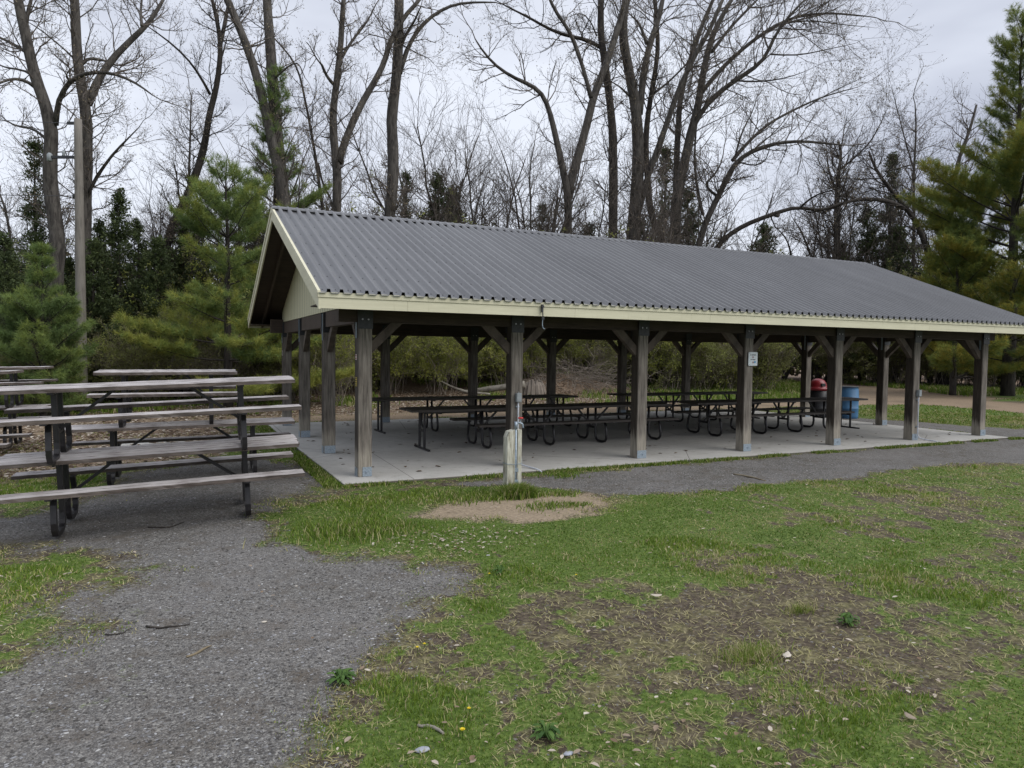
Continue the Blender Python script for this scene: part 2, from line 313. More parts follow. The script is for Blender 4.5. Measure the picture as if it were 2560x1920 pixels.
def zones(x,y):
    j=(fbm(x,y,1.6,3)-.5)*1.1+(fbm(x,y,7,9,3)-.5)*.5
    sm=lambda d,wd:np.clip(.5+d/wd,0,1)
    gr=np.maximum(sm(sdpoly(x,y,G1)+j*.8,.75),sm(sdpoly(x,y,G2)+j*.5,.45))
    sa=sm(sdpoly(x,y,SAND)+j*.55,.6)
    tr=sm(sdpoly(x,y,TRACK)+j*.8,.5)
    li=sm(sdpoly(x,y,LITTER)+j*1.5,.8)
    base=.90+(fbm(x,y,.55,21,3)-.5)*1.2
    base=base-.5*sm(sdpoly(x,y,DIRT1)+j*1.3,1.1)-.45*sm(sdpoly(x,y,DIRT2)+j*1.3,1.1)-.36*sm(sdpoly(x,y,THIN)+j*1.4,1.8)
    base=base-.25*np.clip((x-4.5)/3,0,1)*np.clip((-1.5-y)/2,0,1)
    base=base+.35*np.exp(-((x-.6)**2/2.2+(y+2.9)**2/.8))+.3*np.exp(-((x-1.6)**2/1.8+(y+3.9)**2/.6))
    g=np.clip(base+(fbm(x,y,3.1,31,4)-.5)*1.35+(fbm(x,y,11,35,3)-.5)*1.3,0,1)
    g=g*(1-gr*.97)*(1-sa*.95)*(1-tr*.95)*(1-li*.75)
    gp=np.clip((fbm(x,y,1.3,41)-.56)*6,0,1)*np.clip((fbm(x,y,6,43)-.45)*5,0,1); g=np.maximum(g,gr*gp*.45*(y>-5.4))
    woods=np.clip((y-15+ (x>20)*4)/2,0,1); g=g*(1-woods*.7)
    return np.clip(g,0,1),gr*(1-sa),sa,tr,np.maximum(li,woods*.8)
def gz(x,y):
    z=-.07+.045*np.clip((-.2-x)/.8,0,1)*np.clip((y+3)/1.2,0,1)+.036*np.clip(x+1.2,-5,0)*np.clip((y+3)/1.2,0,1)+(fbm(x,y,1.1,2,3)-.5)*.03+(fbm(x,y,9,4,3)-.5)*.012
    dsl=np.maximum(np.maximum(-.28-x,x-13.87),np.maximum(-.4-y,y-7.65)); z=np.maximum(z,-.09)*0+np.where((dsl<.7)&(dsl>0),z+(-.028-z)*np.clip(1-dsl/.7,0,1)**.7,z)
    ins=(x>-.24)&(x<13.8)&(y>-.36)&(y<7.6)&(x>-99)|(x>99)
    ins_=(x>-.5)&(x<14.1)&(y>-.6)&(y<7.9)
    z=np.where(ins,-.12,z)
    z=z+np.clip((y-16.)/8,0,1)**1.5*.9*np.clip((24-x)/6,0,1)
    z=z+np.exp(-((x-13)**2/7+(y-17.6)**2/2.5))*.8
    return z
xs=np.concatenate([-np.geomspace(500,7,26)-0,np.arange(-6.5,-4.5,.15),np.arange(-4.5,8.5,.045),np.arange(8.5,26,.2),np.geomspace(26.3,500,26)])
ys=np.concatenate([-np.geomspace(120,10.2,14),np.arange(-10,-9,.15),np.arange(-9,-.2,.045),np.arange(-.2,24,.2),np.geomspace(24.3,900,30)])
X,Y=np.meshgrid(xs,ys,indexing='ij'); x=X.ravel(); y=Y.ravel()
zz=gz(x,y); zg=zones(x,y); nx,ny=len(xs),len(ys)
I=np.arange(nx*ny).reshape(nx,ny)
F=np.stack([I[:-1,:-1].ravel(),I[1:,:-1].ravel(),I[1:,1:].ravel(),I[:-1,1:].ravel()],1)
def ground_mat():
    m,nt,b=new_mat('park_ground'); v=coords(nt)
    fine=noise(nt,v,28,5,.7); mid=noise(nt,v,5,5,.65); big=noise(nt,v,.7,4)
    vo=nt.nodes.new('ShaderNodeTexVoronoi'); vo.inputs['Scale'].default_value=75; nt.links.new(v,vo.inputs['Vector'])
    sep=nt.nodes.new('ShaderNodeSeparateColor'); nt.links.new(vo.outputs['Color'],sep.inputs[0])
    vo2=nt.nodes.new('ShaderNodeTexVoronoi'); vo2.inputs['Scale'].default_value=190; nt.links.new(v,vo2.inputs['Vector'])
    sep2=nt.nodes.new('ShaderNodeSeparateColor'); nt.links.new(vo2.outputs['Color'],sep2.inputs[0])
    st=ramp(nt,sep.outputs[0],[(0,(.055,.053,.055)),(.5,(.12,.114,.106)),(.85,(.215,.21,.2)),(1,(.36,.35,.325))])
    st2=ramp(nt,sep2.outputs[0],[(0,(.04,.036,.031)),(.6,(.115,.107,.096)),(1,(.3,.29,.265))])
    grav=mixc(nt,.5,st,st2); grav=mixc(nt,math_(nt,'MULTIPLY',math_(nt,'SUBTRACT',mid,.5),3.4,clamp=True),grav,(.088,.072,.055)); grav=mixc(nt,math_(nt,'MULTIPLY',math_(nt,'SUBTRACT',big,.47),3.2,clamp=True),grav,mixc(nt,.5,grav,(.21,.2,.195)))
    dirt=ramp(nt,fine,[(.3,(.026,.019,.014)),(.5,(.064,.05,.036)),(.72,(.15,.122,.085))])
    thatch=ramp(nt,fine,[(.3,(.05,.045,.024)),(.5,(.12,.11,.052)),(.7,(.27,.24,.14))])
    dirt=mixc(nt,math_(nt,'MULTIPLY',math_(nt,'SUBTRACT',mid,.46),5,clamp=True),dirt,thatch)
    spk=math_(nt,'MULTIPLY',math_(nt,'SUBTRACT',sep.outputs[1],.955),20,clamp=True); dirt=mixc(nt,spk,dirt,(.17,.165,.155))
    green=ramp(nt,fine,[(.3,(.03,.05,.01)),(.5,(.07,.11,.02)),(.7,(.15,.19,.05))])
    sand=ramp(nt,fine,[(.3,(.15,.115,.08)),(.55,(.27,.215,.15)),(.75,(.36,.29,.2))]); sand=mixc(nt,math_(nt,'MULTIPLY',math_(nt,'SUBTRACT',mid,.55),4,clamp=True),sand,(.13,.1,.07))
    trk=ramp(nt,fine,[(.3,(.13,.095,.062)),(.7,(.31,.235,.16))]); trk=mixc(nt,math_(nt,'MULTIPLY',math_(nt,'SUBTRACT',big,.5),2.5,clamp=True),trk,(.11,.085,.06))
    lit=ramp(nt,sep.outputs[2],[(0,(.045,.028,.018)),(.5,(.13,.085,.055)),(1,(.32,.25,.18))])
    def msk(a,k=5):
        return math_(nt,'MULTIPLY',math_(nt,'SUBTRACT',math_(nt,'ADD',attr(nt,a),math_(nt,'MULTIPLY',math_(nt,'SUBTRACT',fine,.5),1.1)),.42),k,clamp=True)
    c=mixc(nt,msk('grass'),dirt,green)
    c=mixc(nt,msk('litter',4),c,lit); c=mixc(nt,msk('track',4),c,trk); c=mixc(nt,msk('gravel',4),c,grav); c=mixc(nt,msk('sand',4),c,sand)
    gp=math_(nt,'MULTIPLY',msk('grass'),math_(nt,'MULTIPLY',attr(nt,'gravel'),.6)); c=mixc(nt,gp,c,green)
    nt.links.new(c,b.inputs['Base Color']); b.inputs['Roughness'].default_value=.95; b.inputs['Specular IOR Level'].default_value=.2
    hh=math_(nt,'ADD',math_(nt,'MULTIPLY',fine,.6),math_(nt,'MULTIPLY',math_(nt,'MULTIPLY',vo.outputs['Distance'],-1.0),attr(nt,'gravel')))
    bump(nt,b,hh,.7,.012); return m
gnd=mesh_np('ground',np.stack([x,y,zz],1),F,ground_mat(),smooth=True,fattr=dict(grass=zg[0],gravel=zg[1],sand=zg[2],track=zg[3],litter=zg[4]))
tag(gnd,kind='structure')

# ------------------------------------------------------------ scattered ground stuff
def visible(px,py,margin=120,z=-.05):
    d=np.stack([px-CP[0],py-CP[1],np.full_like(px,z-CP[2])],1); f=d@_F; sx=1280+CF*(d@_R)/f; sy=960-CF*(d@_U)/f
    return (f>.3)&(sx>-margin)&(sx<2560+margin)&(sy<1920+margin*2),f
def scatter(n,dmin,dmax,power=1.0):   # points in the view wedge, evenly dense in the picture when power=1
    u=RNG.random(n); 
    if power==1: r=dmin*(dmax/dmin)**u
    else: k=2-power; r=(dmin**k+(dmax**k-dmin**k)*u)**(1/k)
    a=R(25.728)+ (RNG.random(n)-.5)*R(88)
    return CP[0]+np.sin(a)*r, CP[1]+np.cos(a)*r, r
slab=lambda x,y:(x>-.29)&(x<13.88)&(y>-.41)&(y<7.66)
def blades(x,y,z,h,wd,tint,lean=.6):
    n=len(x); a=RNG.random(n)*6.283; b=RNG.random(n)*6.283; l=h*lean*RNG.random(n)
    B=np.stack([x,y,z],1); s=np.stack([np.cos(a)*wd/2,np.sin(a)*wd/2,np.zeros(n)],1)
    d=np.stack([np.cos(b)*l,np.sin(b)*l,h],1); m=B+d*.55+np.stack([-np.cos(b)*l*.15,-np.sin(b)*l*.15,h*.08],1)
    V=np.stack([B-s,B+s,m+s*.7,m-s*.7,B+d],1).reshape(-1,3); i=np.arange(n)[:,None]*5
    F=np.concatenate([np.stack([i[:,0],i[:,0]+1,i[:,0]+2],1),np.stack([i[:,0],i[:,0]+2,i[:,0]+3],1),np.stack([i[:,0]+3,i[:,0]+2,i[:,0]+4],1)])
    return V,F,np.repeat(tint,5)
# short lawn
px,py,r=scatter(760000,1.9,26,1.3)
g=zones(px,py)[0]; keep=(RNG.random(len(px))<np.clip(.10+g**1.3*.95,0,1)*(zones(px,py)[1]+zones(px,py)[2]<.75))&~slab(px,py)&visible(px,py)[0]
px,py,r,g=px[keep],py[keep],r[keep],g[keep]; n=len(px)
patch=fbm(px,py,.9,61,3)
h=(.007+.016*RNG.random(n)**1.5)*(.45+.75*g)*(.8+.9*np.clip((patch-.5)*5,0,1))*(1+.35*(patch>.58))*np.clip(.85+r*.025,1,1.5); wd=.0026+.0009*r*RNG.random(n)+.0006*r
dry=RNG.random(n)<(.12+.6*(1-g)+.5*np.clip((fbm(px,py,1.9,131,4)-.5)*5,0,1)*(.35+.65*np.clip((px+.5)/3,0,1))+.25*np.clip((px-3)/4,0,1)); tint=np.where(dry,.72+.28*RNG.random(n),np.clip((patch-.3)*.9+RNG.random(n)*.35,0,.72))
V,Fb,T=blades(px,py,gz(px,py)-.004,h,wd,tint,1.1)
tag(mesh_np('grass',V,Fb,MT['grass'],tint=T),kind='stuff')
# flat straw lying in the thin turf
px,py,r=scatter(110000,1.9,16,1.3); zz_=zones(px,py); g=zz_[0]; keep=(zz_[1]<.5)&(zz_[2]<.5)&(g<.75)&~slab(px,py)&(RNG.random(len(px))<.7); px,py,r=px[keep],py[keep],r[keep]; n=len(px)
V,Fb,T=blades(px,py,gz(px,py)+.004,.006+.012*RNG.random(n),.002+.0009*r,.82+.18*RNG.random(n),0)
# give the straw a long lean
a=RNG.random(n)*6.283; ln=.02+.04*RNG.random(n); V=V.reshape(-1,5,3); off=np.stack([np.cos(a)*ln,np.sin(a)*ln,np.zeros(n)],1); V[:,2]+=off*.5; V[:,3]+=off*.5; V[:,4]+=off
tag(mesh_np('dry_straw',V.reshape(-1,3),Fb,MT['grass'],tint=T),kind='stuff')
# taller fringe along slab edges, tap post and rear verge
def band(n,x0,x1,y0,y1): return x0+(x1-x0)*RNG.random(n),y0+(y1-y0)*RNG.random(n)
bx=[];by=[];bh=[]
for (x0,x1,y0,y1,n,hh) in ((-.3,14.5,-.56,-.42,9000,.055),(-.52,-.3,-.5,7.7,7000,.06)):
    a,b=band(n,x0,x1,y0,y1); k=fbm(a,b,1.7,77,3)>.42; bx.append(a[k]);by.append(b[k]);bh.append(np.full(k.sum(),hh))
a=RNG.normal(1.53,.17,4600);b=RNG.normal(-1.69,.06,4600); bx.append(a);by.append(b);bh.append(np.full(4600,.18)*np.exp(-((a-1.53)/.32)**2))
for cx,cy,s,n,hh in ((1.05,-1.5,.25,900,.07),(-.6,-2.6,.3,1800,.08),(2.1,-1.75,.12,300,.06),(1.62,-2.3,.16,420,.05),(1.95,-2.35,.1,200,.05),(2.7,-.75,.12,260,.06)):
    bx.append(RNG.normal(cx,s,n));by.append(RNG.normal(cy,s*.7,n));bh.append(np.full(n,hh))
a,b=band(80000,-9,42,10.6,26); gg=zones(a,b); ok=(gg[3]<.4)&(fbm(a,b,.8,5,3)+.22*(a>17)>.5+.12*(gg[4]>.5)); a,b=a[ok],b[ok]; bx.append(a);by.append(b);bh.append(np.full(len(a),.24))
a,b=band(16000,16,36,-1,9); gg=zones(a,b); ok=(gg[3]<.4)&(gg[1]<.4); bx.append(a[ok]);by.append(b[ok]);bh.append(np.full(ok.sum(),.06))
px,py,h=map(np.concatenate,(bx,by,bh)); k=~slab(px,py); px,py,h=px[k],py[k],h[k]; n=len(px); h=h*(.5+.6*RNG.random(n)); r=np.hypot(px-CP[0],py-CP[1])
V,Fb,T=blades(px,py,gz(px,py)-.005,h,.003+.0011*r,np.where(RNG.random(n)<.2,.75+.25*RNG.random(n),.1+.6*RNG.random(n)),.9)
tag(mesh_np('tall_grass',V,Fb,MT['grass'],tint=T),kind='stuff')
# gravel stones
def octa(px,py,pz,s,tint,flat=.45):
    n=len(px); a=RNG.random(n)*6.283; ex=1+.8*RNG.random(n)
    base=np.array([[1,0,0],[.3,.8,.1],[-.9,.35,0],[-.5,-.75,.1],[.5,-.8,0],[.1,0,1.],[0,0,-.6]])
    jit=1+(RNG.random((n,7,1))-.5)*.5; V=base[None]*jit*s[:,None,None]; V[:,:,0]*=ex[:,None]; V[:,:,2]*=flat
    ca,sa=np.cos(a)[:,None],np.sin(a)[:,None]; X_=V[:,:,0]*ca-V[:,:,1]*sa; Y_=V[:,:,0]*sa+V[:,:,1]*ca
    V=np.stack([X_+px[:,None],Y_+py[:,None],V[:,:,2]+pz[:,None]],2).reshape(-1,3)
    f=np.array([[i,(i+1)%5,5] for i in range(5)]); F=(np.arange(n)[:,None,None]*7+f[None]).reshape(-1,3)
    return V,F,np.repeat(tint,7)
px,py,r=scatter(150000,1.9,13,1.5); gg=zones(px,py); keep=(RNG.random(len(px))<np.where(gg[1]>.35,.9,.018+.12*(gg[1]>.08)))&(gg[0]<.7)&~slab(px,py); px,py,r=px[keep],py[keep],r[keep]; n=len(px)
s=(.0019+.0062*RNG.random(n)**3.2)*(1+.06*r); V,Fs,T=octa(px,py,gz(px,py)+.001,s,np.clip(RNG.random(n)**1.9,0,1))
tag(mesh_np('gravel',V,Fs,MT['stone'],tint=T),kind='stuff')
# dead leaves
def leaves(px,py,s,tint,lift=.006):
    n=len(px); a=RNG.random(n)*6.283; c=RNG.random(n)*.7; e=(RNG.random(n)-.5)*.8
    base=np.array([[-1,0,0],[-.4,.5,0],[.4,.45,0],[1,0,0],[.4,-.5,0],[-.4,-.45,0]])
    V=np.repeat(base[None],n,0)*s[:,None,None]; V[:,:,2]+=np.abs(V[:,:,1])*c[:,None]+V[:,:,0]*e[:,None]*.5
    ca,sa=np.cos(a)[:,None],np.sin(a)[:,None]; X_=V[:,:,0]*ca-V[:,:,1]*sa; Y_=V[:,:,0]*sa+V[:,:,1]*ca
    zb=np.where(slab(px,py),0.003,gz(px,py)+lift)+np.abs(e)*s*.3
    V=np.stack([X_+px[:,None],Y_+py[:,None],V[:,:,2]+zb[:,None]],2).reshape(-1,3)
    i=np.arange(n)[:,None]*6; F=np.concatenate([i+np.array([[0,1,2,3]]),i+np.array([[0,3,4,5]])])
    return V,F,np.repeat(tint,6)
px,py,r=scatter(9000,2.2,16,1.2); gg=zones(px,py); k=~slab(px,py)&(RNG.random(len(px))<np.where(gg[1]>.5,.02,.26)*(.3+1.3*(fbm(px,py,1.2,91,3)>.52))); px,py=px[k],py[k]
a=RNG.normal(.15,.42,360); b=RNG.normal(-3.25,.27,360); px=np.append(px,a); py=np.append(py,b)
n=len(px); V,Fl,T=leaves(px,py,.008+.016*RNG.random(n)**2,np.clip(.3+.6*RNG.random(n),0,1),.018); tag(mesh_np('scattered_dry_leaves',V,Fl,MT['leaf'],tint=T),kind='stuff')
a,b=band(60000,-10,24,2,18.5); li=zones(a,b)[4]; k=(RNG.random(len(a))<li*.9)&~slab(a,b); a,b=a[k],b[k]; n=len(a)
V,Fl,T=leaves(a,b,.03+.035*RNG.random(n),RNG.random(n)**.9*.9,.015); tag(mesh_np('leaf_litter',V,Fl,MT['leaf'],tint=T),kind='stuff')
a,b=band(260,0,13.6,.1,7.4); V,Fl,T=leaves(a,b,.02+.03*RNG.random(260),RNG.random(260)*.3); tag(mesh_np('leaf_scraps',V,Fl,MT['leaf'],tint=T),kind='stuff')

# ------------------------------------------------------------ pavilion
SX,SY,PW=2.251,2.342,.19
NX,NY=7,4; LX=6*SX+PW; LY=3*SY+PW
EX,EY=.642,.702; YR=LY/2; ZR,ZE,ZF=4.12,2.366,2.186; X0,X1=-EX,LX+EX; Y0,Y1=-EY,LY+EY
SL=(ZR-ZE)/(YR+EY)
pav=empty('picnic_pavilion'); tag(pav,'open timber picnic pavilion with dark ribbed metal roof, cream fascia and concrete floor','pavilion')
m=MB(); m.bb(-.28,13.87,-.40,7.65,-.2,0); m.build('floor_slab',MT['concrete'],pav,bevel=.012)
def post(i,j):
    x0,y0=i*SX,j*SY; xc,yc=x0+PW/2,y0+PW/2
    m=MB(); a=PW/2; c=.008+random.random()*.004
    prof=[(-a+c,-a),(a-c,-a),(a,-a+c),(a,a-c),(a-c,a),(-a+c,a),(-a,a-c),(-a,-a+c)]; V=[];n=9
    for k in range(n):
        z=.004+2.056*k/(n-1); V+=[(px_+random.uniform(-.0015,.0015),py_+random.uniform(-.0015,.0015),z) for px_,py_ in prof]
    m.add(V,[(k*8+q,k*8+(q+1)%8,(k+1)*8+(q+1)%8,(k+1)*8+q) for k in range(n-1) for q in range(8)]+[tuple(range(7,-1,-1)),tuple((n-1)*8+q for q in range(8))])
    p=m.build('post',MT['post'],pav); p.location=(xc,yc,0)
    # foot bracket
    m=MB(); yy=-a-.004 if j<3 else -a-.004
    m.bb(-a*.35 if (i,j)==(0,0) else -a*.9,a-.004,yy-.003,yy+.003,.004,.13)
    if j==3 or i==0: m.bb(-a-.007,-a-.001,-.075,.06,.004,.12)
    m.tube([(.02,yy-.003,.065),(.02,yy-.016,.065)],.013,6)
    m.build('foot_bracket',MT['galv'],p)
    # head plate
    m=MB(); m.bb(-a-.006,a+.006,a+.002,a+.012,1.975,2.3); m.build('head_plate',MT['plate_dark'],p)
    if i in(0,6): m=MB(); m.bb(-a-.014,-a-.007,-.05,-.012,1.85,2.28); m.build('strap_plate',MT['galv'],p)
    m=MB(); m.bb(-a-.006,a+.006,-a-.012,-a-.002,1.975,2.3); hp=m.build('head_plate',MT['plate_dark'],p)
    m=MB()
    pass
    for bx_ in(-.04,.04): m=MB(); m.tube([(bx_,-a-.012,2.1),(bx_,-a-.024,2.1)],.012,6); m.build('bolt',MT['bolt'],hp)
    # knee braces
    def kb(dx,dy):
        m=MB(); s=a+.002; A=np.array([dx*(s-.03),dy*(s-.03),1.70]); B=np.array([dx*(s+.41),dy*(s+.41),2.125])
        m.bar(A,B,.085 if dx else .085,.12,up=(0,0,1)); m.build('knee_brace',MT['brace'],p,bevel=.004)
    if j in(0,3):
        if i>0: kb(-1,0)
        if i<6: kb(1,0)
    if i in(0,6):
        if j>0: kb(0,-1)
        if j<3: kb(0,1)
for i in range(NX):
    for j in range(NY):
        if j in(0,3) or i in(0,6): post(i,j)
# beams
for y in (PW/2,LY-PW/2):
    m=MB(); m.bb(-.25,LX+.25,y-.07,y+.07,2.062,2.36); m.build('beam',MT['timber_dark'],pav)
for x in (PW/2,LX-PW/2):
    for a_,b_ in ((PW+.0,LY-PW),):
        m=MB(); m.bb(x-.07,x+.07,.17,LY-.17,2.062,2.30); m.build('beam',MT['timber_dark'],pav)
# roof sheets (ribbed)
def roof_side(sgn):
    p=.1531; n=int((X1-X0)/p); h=.052
    prof=[]
    for k in range(n+1):
        b=X0+k*p; prof+=[(b,0),(b+p*.55,0),(b+p*.62,h),(b+p*.86,h),(b+p*.93,0)]
    prof=[(min(a,X1),c) for a,c in prof if a<X1+.01]; P=np.array(prof)
    rows=[]; nn=np.array([0,-math.sin(math.atan(SL))*1,math.cos(math.atan(SL))])
    for t in (0,.35,.7,1.0):
        yy=(Y0-.035)*(1-t)+YR*t; z=ZR-(YR-yy)*SL
        if sgn<0: yy2=2*YR-yy
        else: yy2=yy
        rows.append(np.stack([P[:,0],np.full(len(P),yy2),z+.012+P[:,1]],1))
    V=np.concatenate(rows); c=len(P); F=[(r*c+k,r*c+k+1,(r+1)*c+k+1,(r+1)*c+k) for r in range(3) for k in range(c-1)]
    if sgn<0: F=[f[::-1] for f in F]
    return mesh_np('roof_sheet',V,F,MT['roof'],pav)
roof_side(1); roof_side(-1)
for s in (1,-1):   # boarded deck under the metal
    m=MB(); th=.03; f=lambda y,o: (y if s>0 else 2*YR-y)
    ya,yb=Y0+.02,YR; za,zb=ZR-(YR-ya)*SL,ZR
    V=[(X0+.02,f(ya,0),za),(X1-.02,f(ya,0),za),(X1-.02,f(yb,0),zb),(X0+.02,f(yb,0),zb)]; V+=[(a,b,c-.10) for a,b,c in V]
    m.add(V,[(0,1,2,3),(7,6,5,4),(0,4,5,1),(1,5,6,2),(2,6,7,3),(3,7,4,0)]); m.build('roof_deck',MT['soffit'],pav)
    m=MB()
    for k in range(24):
        x=X0+.3+k*(X1-X0-.6)/23; a_=np.array([x,f(Y0+.05,0),ZR-(YR-Y0-.05)*SL-.15]); b_=np.array([x,f(YR-.05,0),ZR-.05*SL-.15]); m.bar(a_,b_,.04,.1)
    m.build('rafters',MT['timber_dark'],pav)
# screws
V=[];k=0;mm=MB(); tt=np.linspace(.03,.97,9)
sv=[];sf=[]
for t in tt:
    yy=(Y0-.035)*(1-t)+YR*t; z=ZR-(YR-yy)*SL+.0135
    for q in range(int((X1-X0)/.1531)):
        x=X0+q*.1531+.062+random.uniform(-.006,.006); r_=.0095; b=len(sv); y2=yy+random.uniform(-.012,.012); z2=ZR-(YR-y2)*SL+.0135
        for aa in range(6):
            dx,dy=r_*math.cos(aa*1.047),r_*math.sin(aa*1.047); sv.append((x+dx,y2+dy,z2+dy*SL+.0005))
        sv.append((x,y2-.003,z2+.008))
        sf+=[(b+a,b+(a+1)%6,b+6) for a in range(6)]
tag(mesh_np('roof_screws',sv,sf,MT['screw'],pav),kind='stuff')
# ridge cap
m=MB(); rz=ZR+.055
for s in(1,-1):
    y2=YR-s*.17; V=[(X0-.01,YR,rz),(X1+.01,YR,rz),(X1+.01,y2,rz-.17*SL-.004),(X0-.01,y2,rz-.17*SL-.004)]; V+=[(a,b,c-.006) for a,b,c in V]
    m.add(V,[(0,1,2,3),(7,6,5,4),(0,4,5,1),(3,2,6,7),(0,3,7,4),(1,5,6,2)])
m.build('ridge_cap',MT['roof'],pav)
for s in(1,-1):
    m=MB(); y2=YR-s*.125; zc=ZR-.125*SL+.03; m.bb(X0+.01,X1-.01,min(y2,y2+s*.06),max(y2,y2+s*.06),zc-.03,zc+.026); m.build('gap_shade_strip',MT['screw'],pav)  # dark strips added under the cap to paint shade into its openings
# fascia boards with a proud drip strip
def fascia(y,s):
    xs_=[X0]+[X0+2.44*k+1.1 for k in range(6) if X0+2.44*k+1.1<X1-.3]+[X1]
    m=MB()
    for a_,b_ in zip(xs_[:-1],xs_[1:]): m.bb(a_+.0012,b_-.0012,min(y,y+s*.024),max(y,y+s*.024),ZF,ZE-.052)
    o=m.build('fascia_board',MT['cream'],pav)
    m=MB(); m.bb(X0-.012,X1+.012,min(y-s*.012,y+s*.024),max(y-s*.012,y+s*.024),ZE-.05,ZE+.012); m.build('drip_trim',MT['cream'],pav)
fascia(Y0,1); fascia(Y1,-1)
for x,s in ((X0,1),(X1,-1)):
    for sg in(1,-1):
        g=lambda y:(y if sg>0 else 2*YR-y)
        for nm,o0,o1,xo in (('rake_board',-.19,-.052,0),('rake_trim',-.05,.03,-.012)):
            m=MB(); ya,yb=Y0-.001,YR; za,zb=ZE,ZR; xa,xb=sorted((x+xo*s,x+s*.024))
            V=[(xx,g(yy),z_+o) for xx in(xa,xb) for (yy,z_) in((ya,za),(yb,zb)) for o in(o0,o1)]
            m.add(V,[(0,1,3,2),(4,6,7,5),(0,4,5,1),(2,3,7,6),(0,2,6,4),(1,5,7,3)]); m.build(nm,MT['cream'] ,pav)
# gable siding and soffit boxes
for x,s in ((0.0,1),(LX,-1)):
    m=MB(); zt=lambda y: ZR-abs(YR-y)*SL-.105
    V=[(xx,yy,z_) for xx in(x+s*.02,x+s*.05) for yy,z_ in ((-.05,2.31),(LY+.05,2.31),(LY+.05,zt(LY+.05)),(YR,zt(YR)),(-.05,zt(-.05)))]
    m.add(V,[(0,1,2,3,4),(9,8,7,6,5)]+[(i,i+5,(i+1)%5+5,(i+1)%5) for i in range(5)]); m.build('gable_siding',MT['gable'],pav)
for y0_,y1_ in ((Y0+.03,-.0),(LY,Y1-.03)):
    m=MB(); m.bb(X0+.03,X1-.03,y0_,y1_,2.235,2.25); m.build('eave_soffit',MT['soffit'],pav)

# ------------------------------------------------------------ fittings on the pavilion
def outlet(x,ztop,out,label):
    t=empty('outlet_box',(x,-.006,0)); tag(t,label,'outlet box','electrical outlets on front posts')
    m=MB(); m.bb(-.035,.035,-.06,0,ztop-.13,ztop); m.bb(-.037,.037,-.068,-.061,ztop-.125,ztop-.002); m.bb(-.006,.006,-.05,-.03,ztop,ztop+.02); m.build('box',MT['box_grey'],t,bevel=.004)
    pts=[(0,-.03,ztop-.13),(0,-.03,.16),(0.004,-.034,.1),(.03,-.06,.045)]+out
    m=MB(); P=[];
    for a,b in zip(pts[:-1],pts[1:]):
        for q in np.linspace(0,1,4,endpoint=False): P.append(np.array(a)*(1-q)+np.array(b)*q)
    P.append(np.array(pts[-1])); P=np.array(P); 
    for _ in range(2): P[1:-1]=(P[:-2]+P[1:-1]*2+P[2:])/4
    m.tube(P,.0125,8); c=m.build('conduit',MT['pvc'],t,smooth=True)
    m=MB()
    for zc in (ztop-.2,.28): m.bb(-.03,.03,-.02,-.003,zc-.01,zc+.01)
    m.build('clamp',MT['galv'],c)
outlet(SX+.1,1.09,[(.1,-.22,.022),(.16,-.36,.01),(.2,-.43,-.03),(.22,-.47,-.09)],'grey outlet box with pale conduit on post behind the red handled tap')
outlet(5*SX+.12,1.02,[(.09,-.2,.022),(.14,-.34,.01),(.18,-.42,-.04),(.21,-.47,-.09)],'grey outlet box with long bright conduit, second front post from the right')
# rules sign on fourth front post
s=empty('rules_sign',(3*SX+.155,-.022,1.62)); tag(s,'small white rectangular sign with two black lines and round symbols on a post','sign')
def rrect(w_,h_,r_,y,th,mat,name,parent,cx=0,cz=0):
    m=MB(); pts=[]
    for sx_,sz_,a0 in ((1,1,0),(-1,1,90),(-1,-1,180),(1,-1,270)):
        for k in range(5):
            a=R(a0+k*22.5); pts.append((cx+sx_*(w_/2-r_)+r_*math.cos(a),cz+sz_*(h_/2-r_)+r_*math.sin(a)))
    n=len(pts); V=[(a,y,b) for a,b in pts]+[(a,y+th,b) for a,b in pts]
    m.add(V,[tuple(range(n)),tuple(range(2*n-1,n-1,-1))]+[(i,i+n,(i+1)%n+n,(i+1)%n) for i in range(n)]); return m.build(name,mat,parent)
MT['sign']=simple('white_sign_face',(.62,.68,.7),(.55,.6,.63),5,.4,bs=0)
MT['ink']=simple('black_ink',(.012,.014,.02),(.01,.01,.012),5,.5,bs=0)
MT['inkred']=simple('red_ink',(.4,.12,.1),(.3,.1,.09),5,.5,bs=0); MT['inkblue']=simple('blue_ink',(.08,.32,.55),(.06,.25,.45),5,.5,bs=0)
MT['inkgrey']=simple('grey_ink',(.25,.25,.26),(.2,.2,.2),5,.5,bs=0)
rrect(.215,.245,.022,-.004,.004,MT['inkgrey'],'sign_back',s); rrect(.205,.235,.02,-.007,.003,MT['sign'],'sign_face',s)
def txt(body,size,x,z,mat,name,parent,y=-.0085,rot=(R(90),0,0)):
    cu=bpy.data.curves.new(name,'FONT'); cu.body=body; cu.size=size; cu.align_x='CENTER'; cu.align_y='CENTER'; cu.extrude=.0006; cu.offset=.0006
    o=bpy.data.objects.new(name,cu); C.objects.link(o); dg=bpy.context.evaluated_depsgraph_get(); me=bpy.data.meshes.new_from_object(o.evaluated_get(dg)); bpy.data.objects.remove(o)
    ob=link(name,me,mat,parent); ob.location=(x,y,z); ob.rotation_euler=rot; return ob
txt('NO SMOKING',.021,0,.068,MT['ink'],'lettering',s); txt('NO VAPING',.021,0,-.012,MT['ink'],'lettering',s)
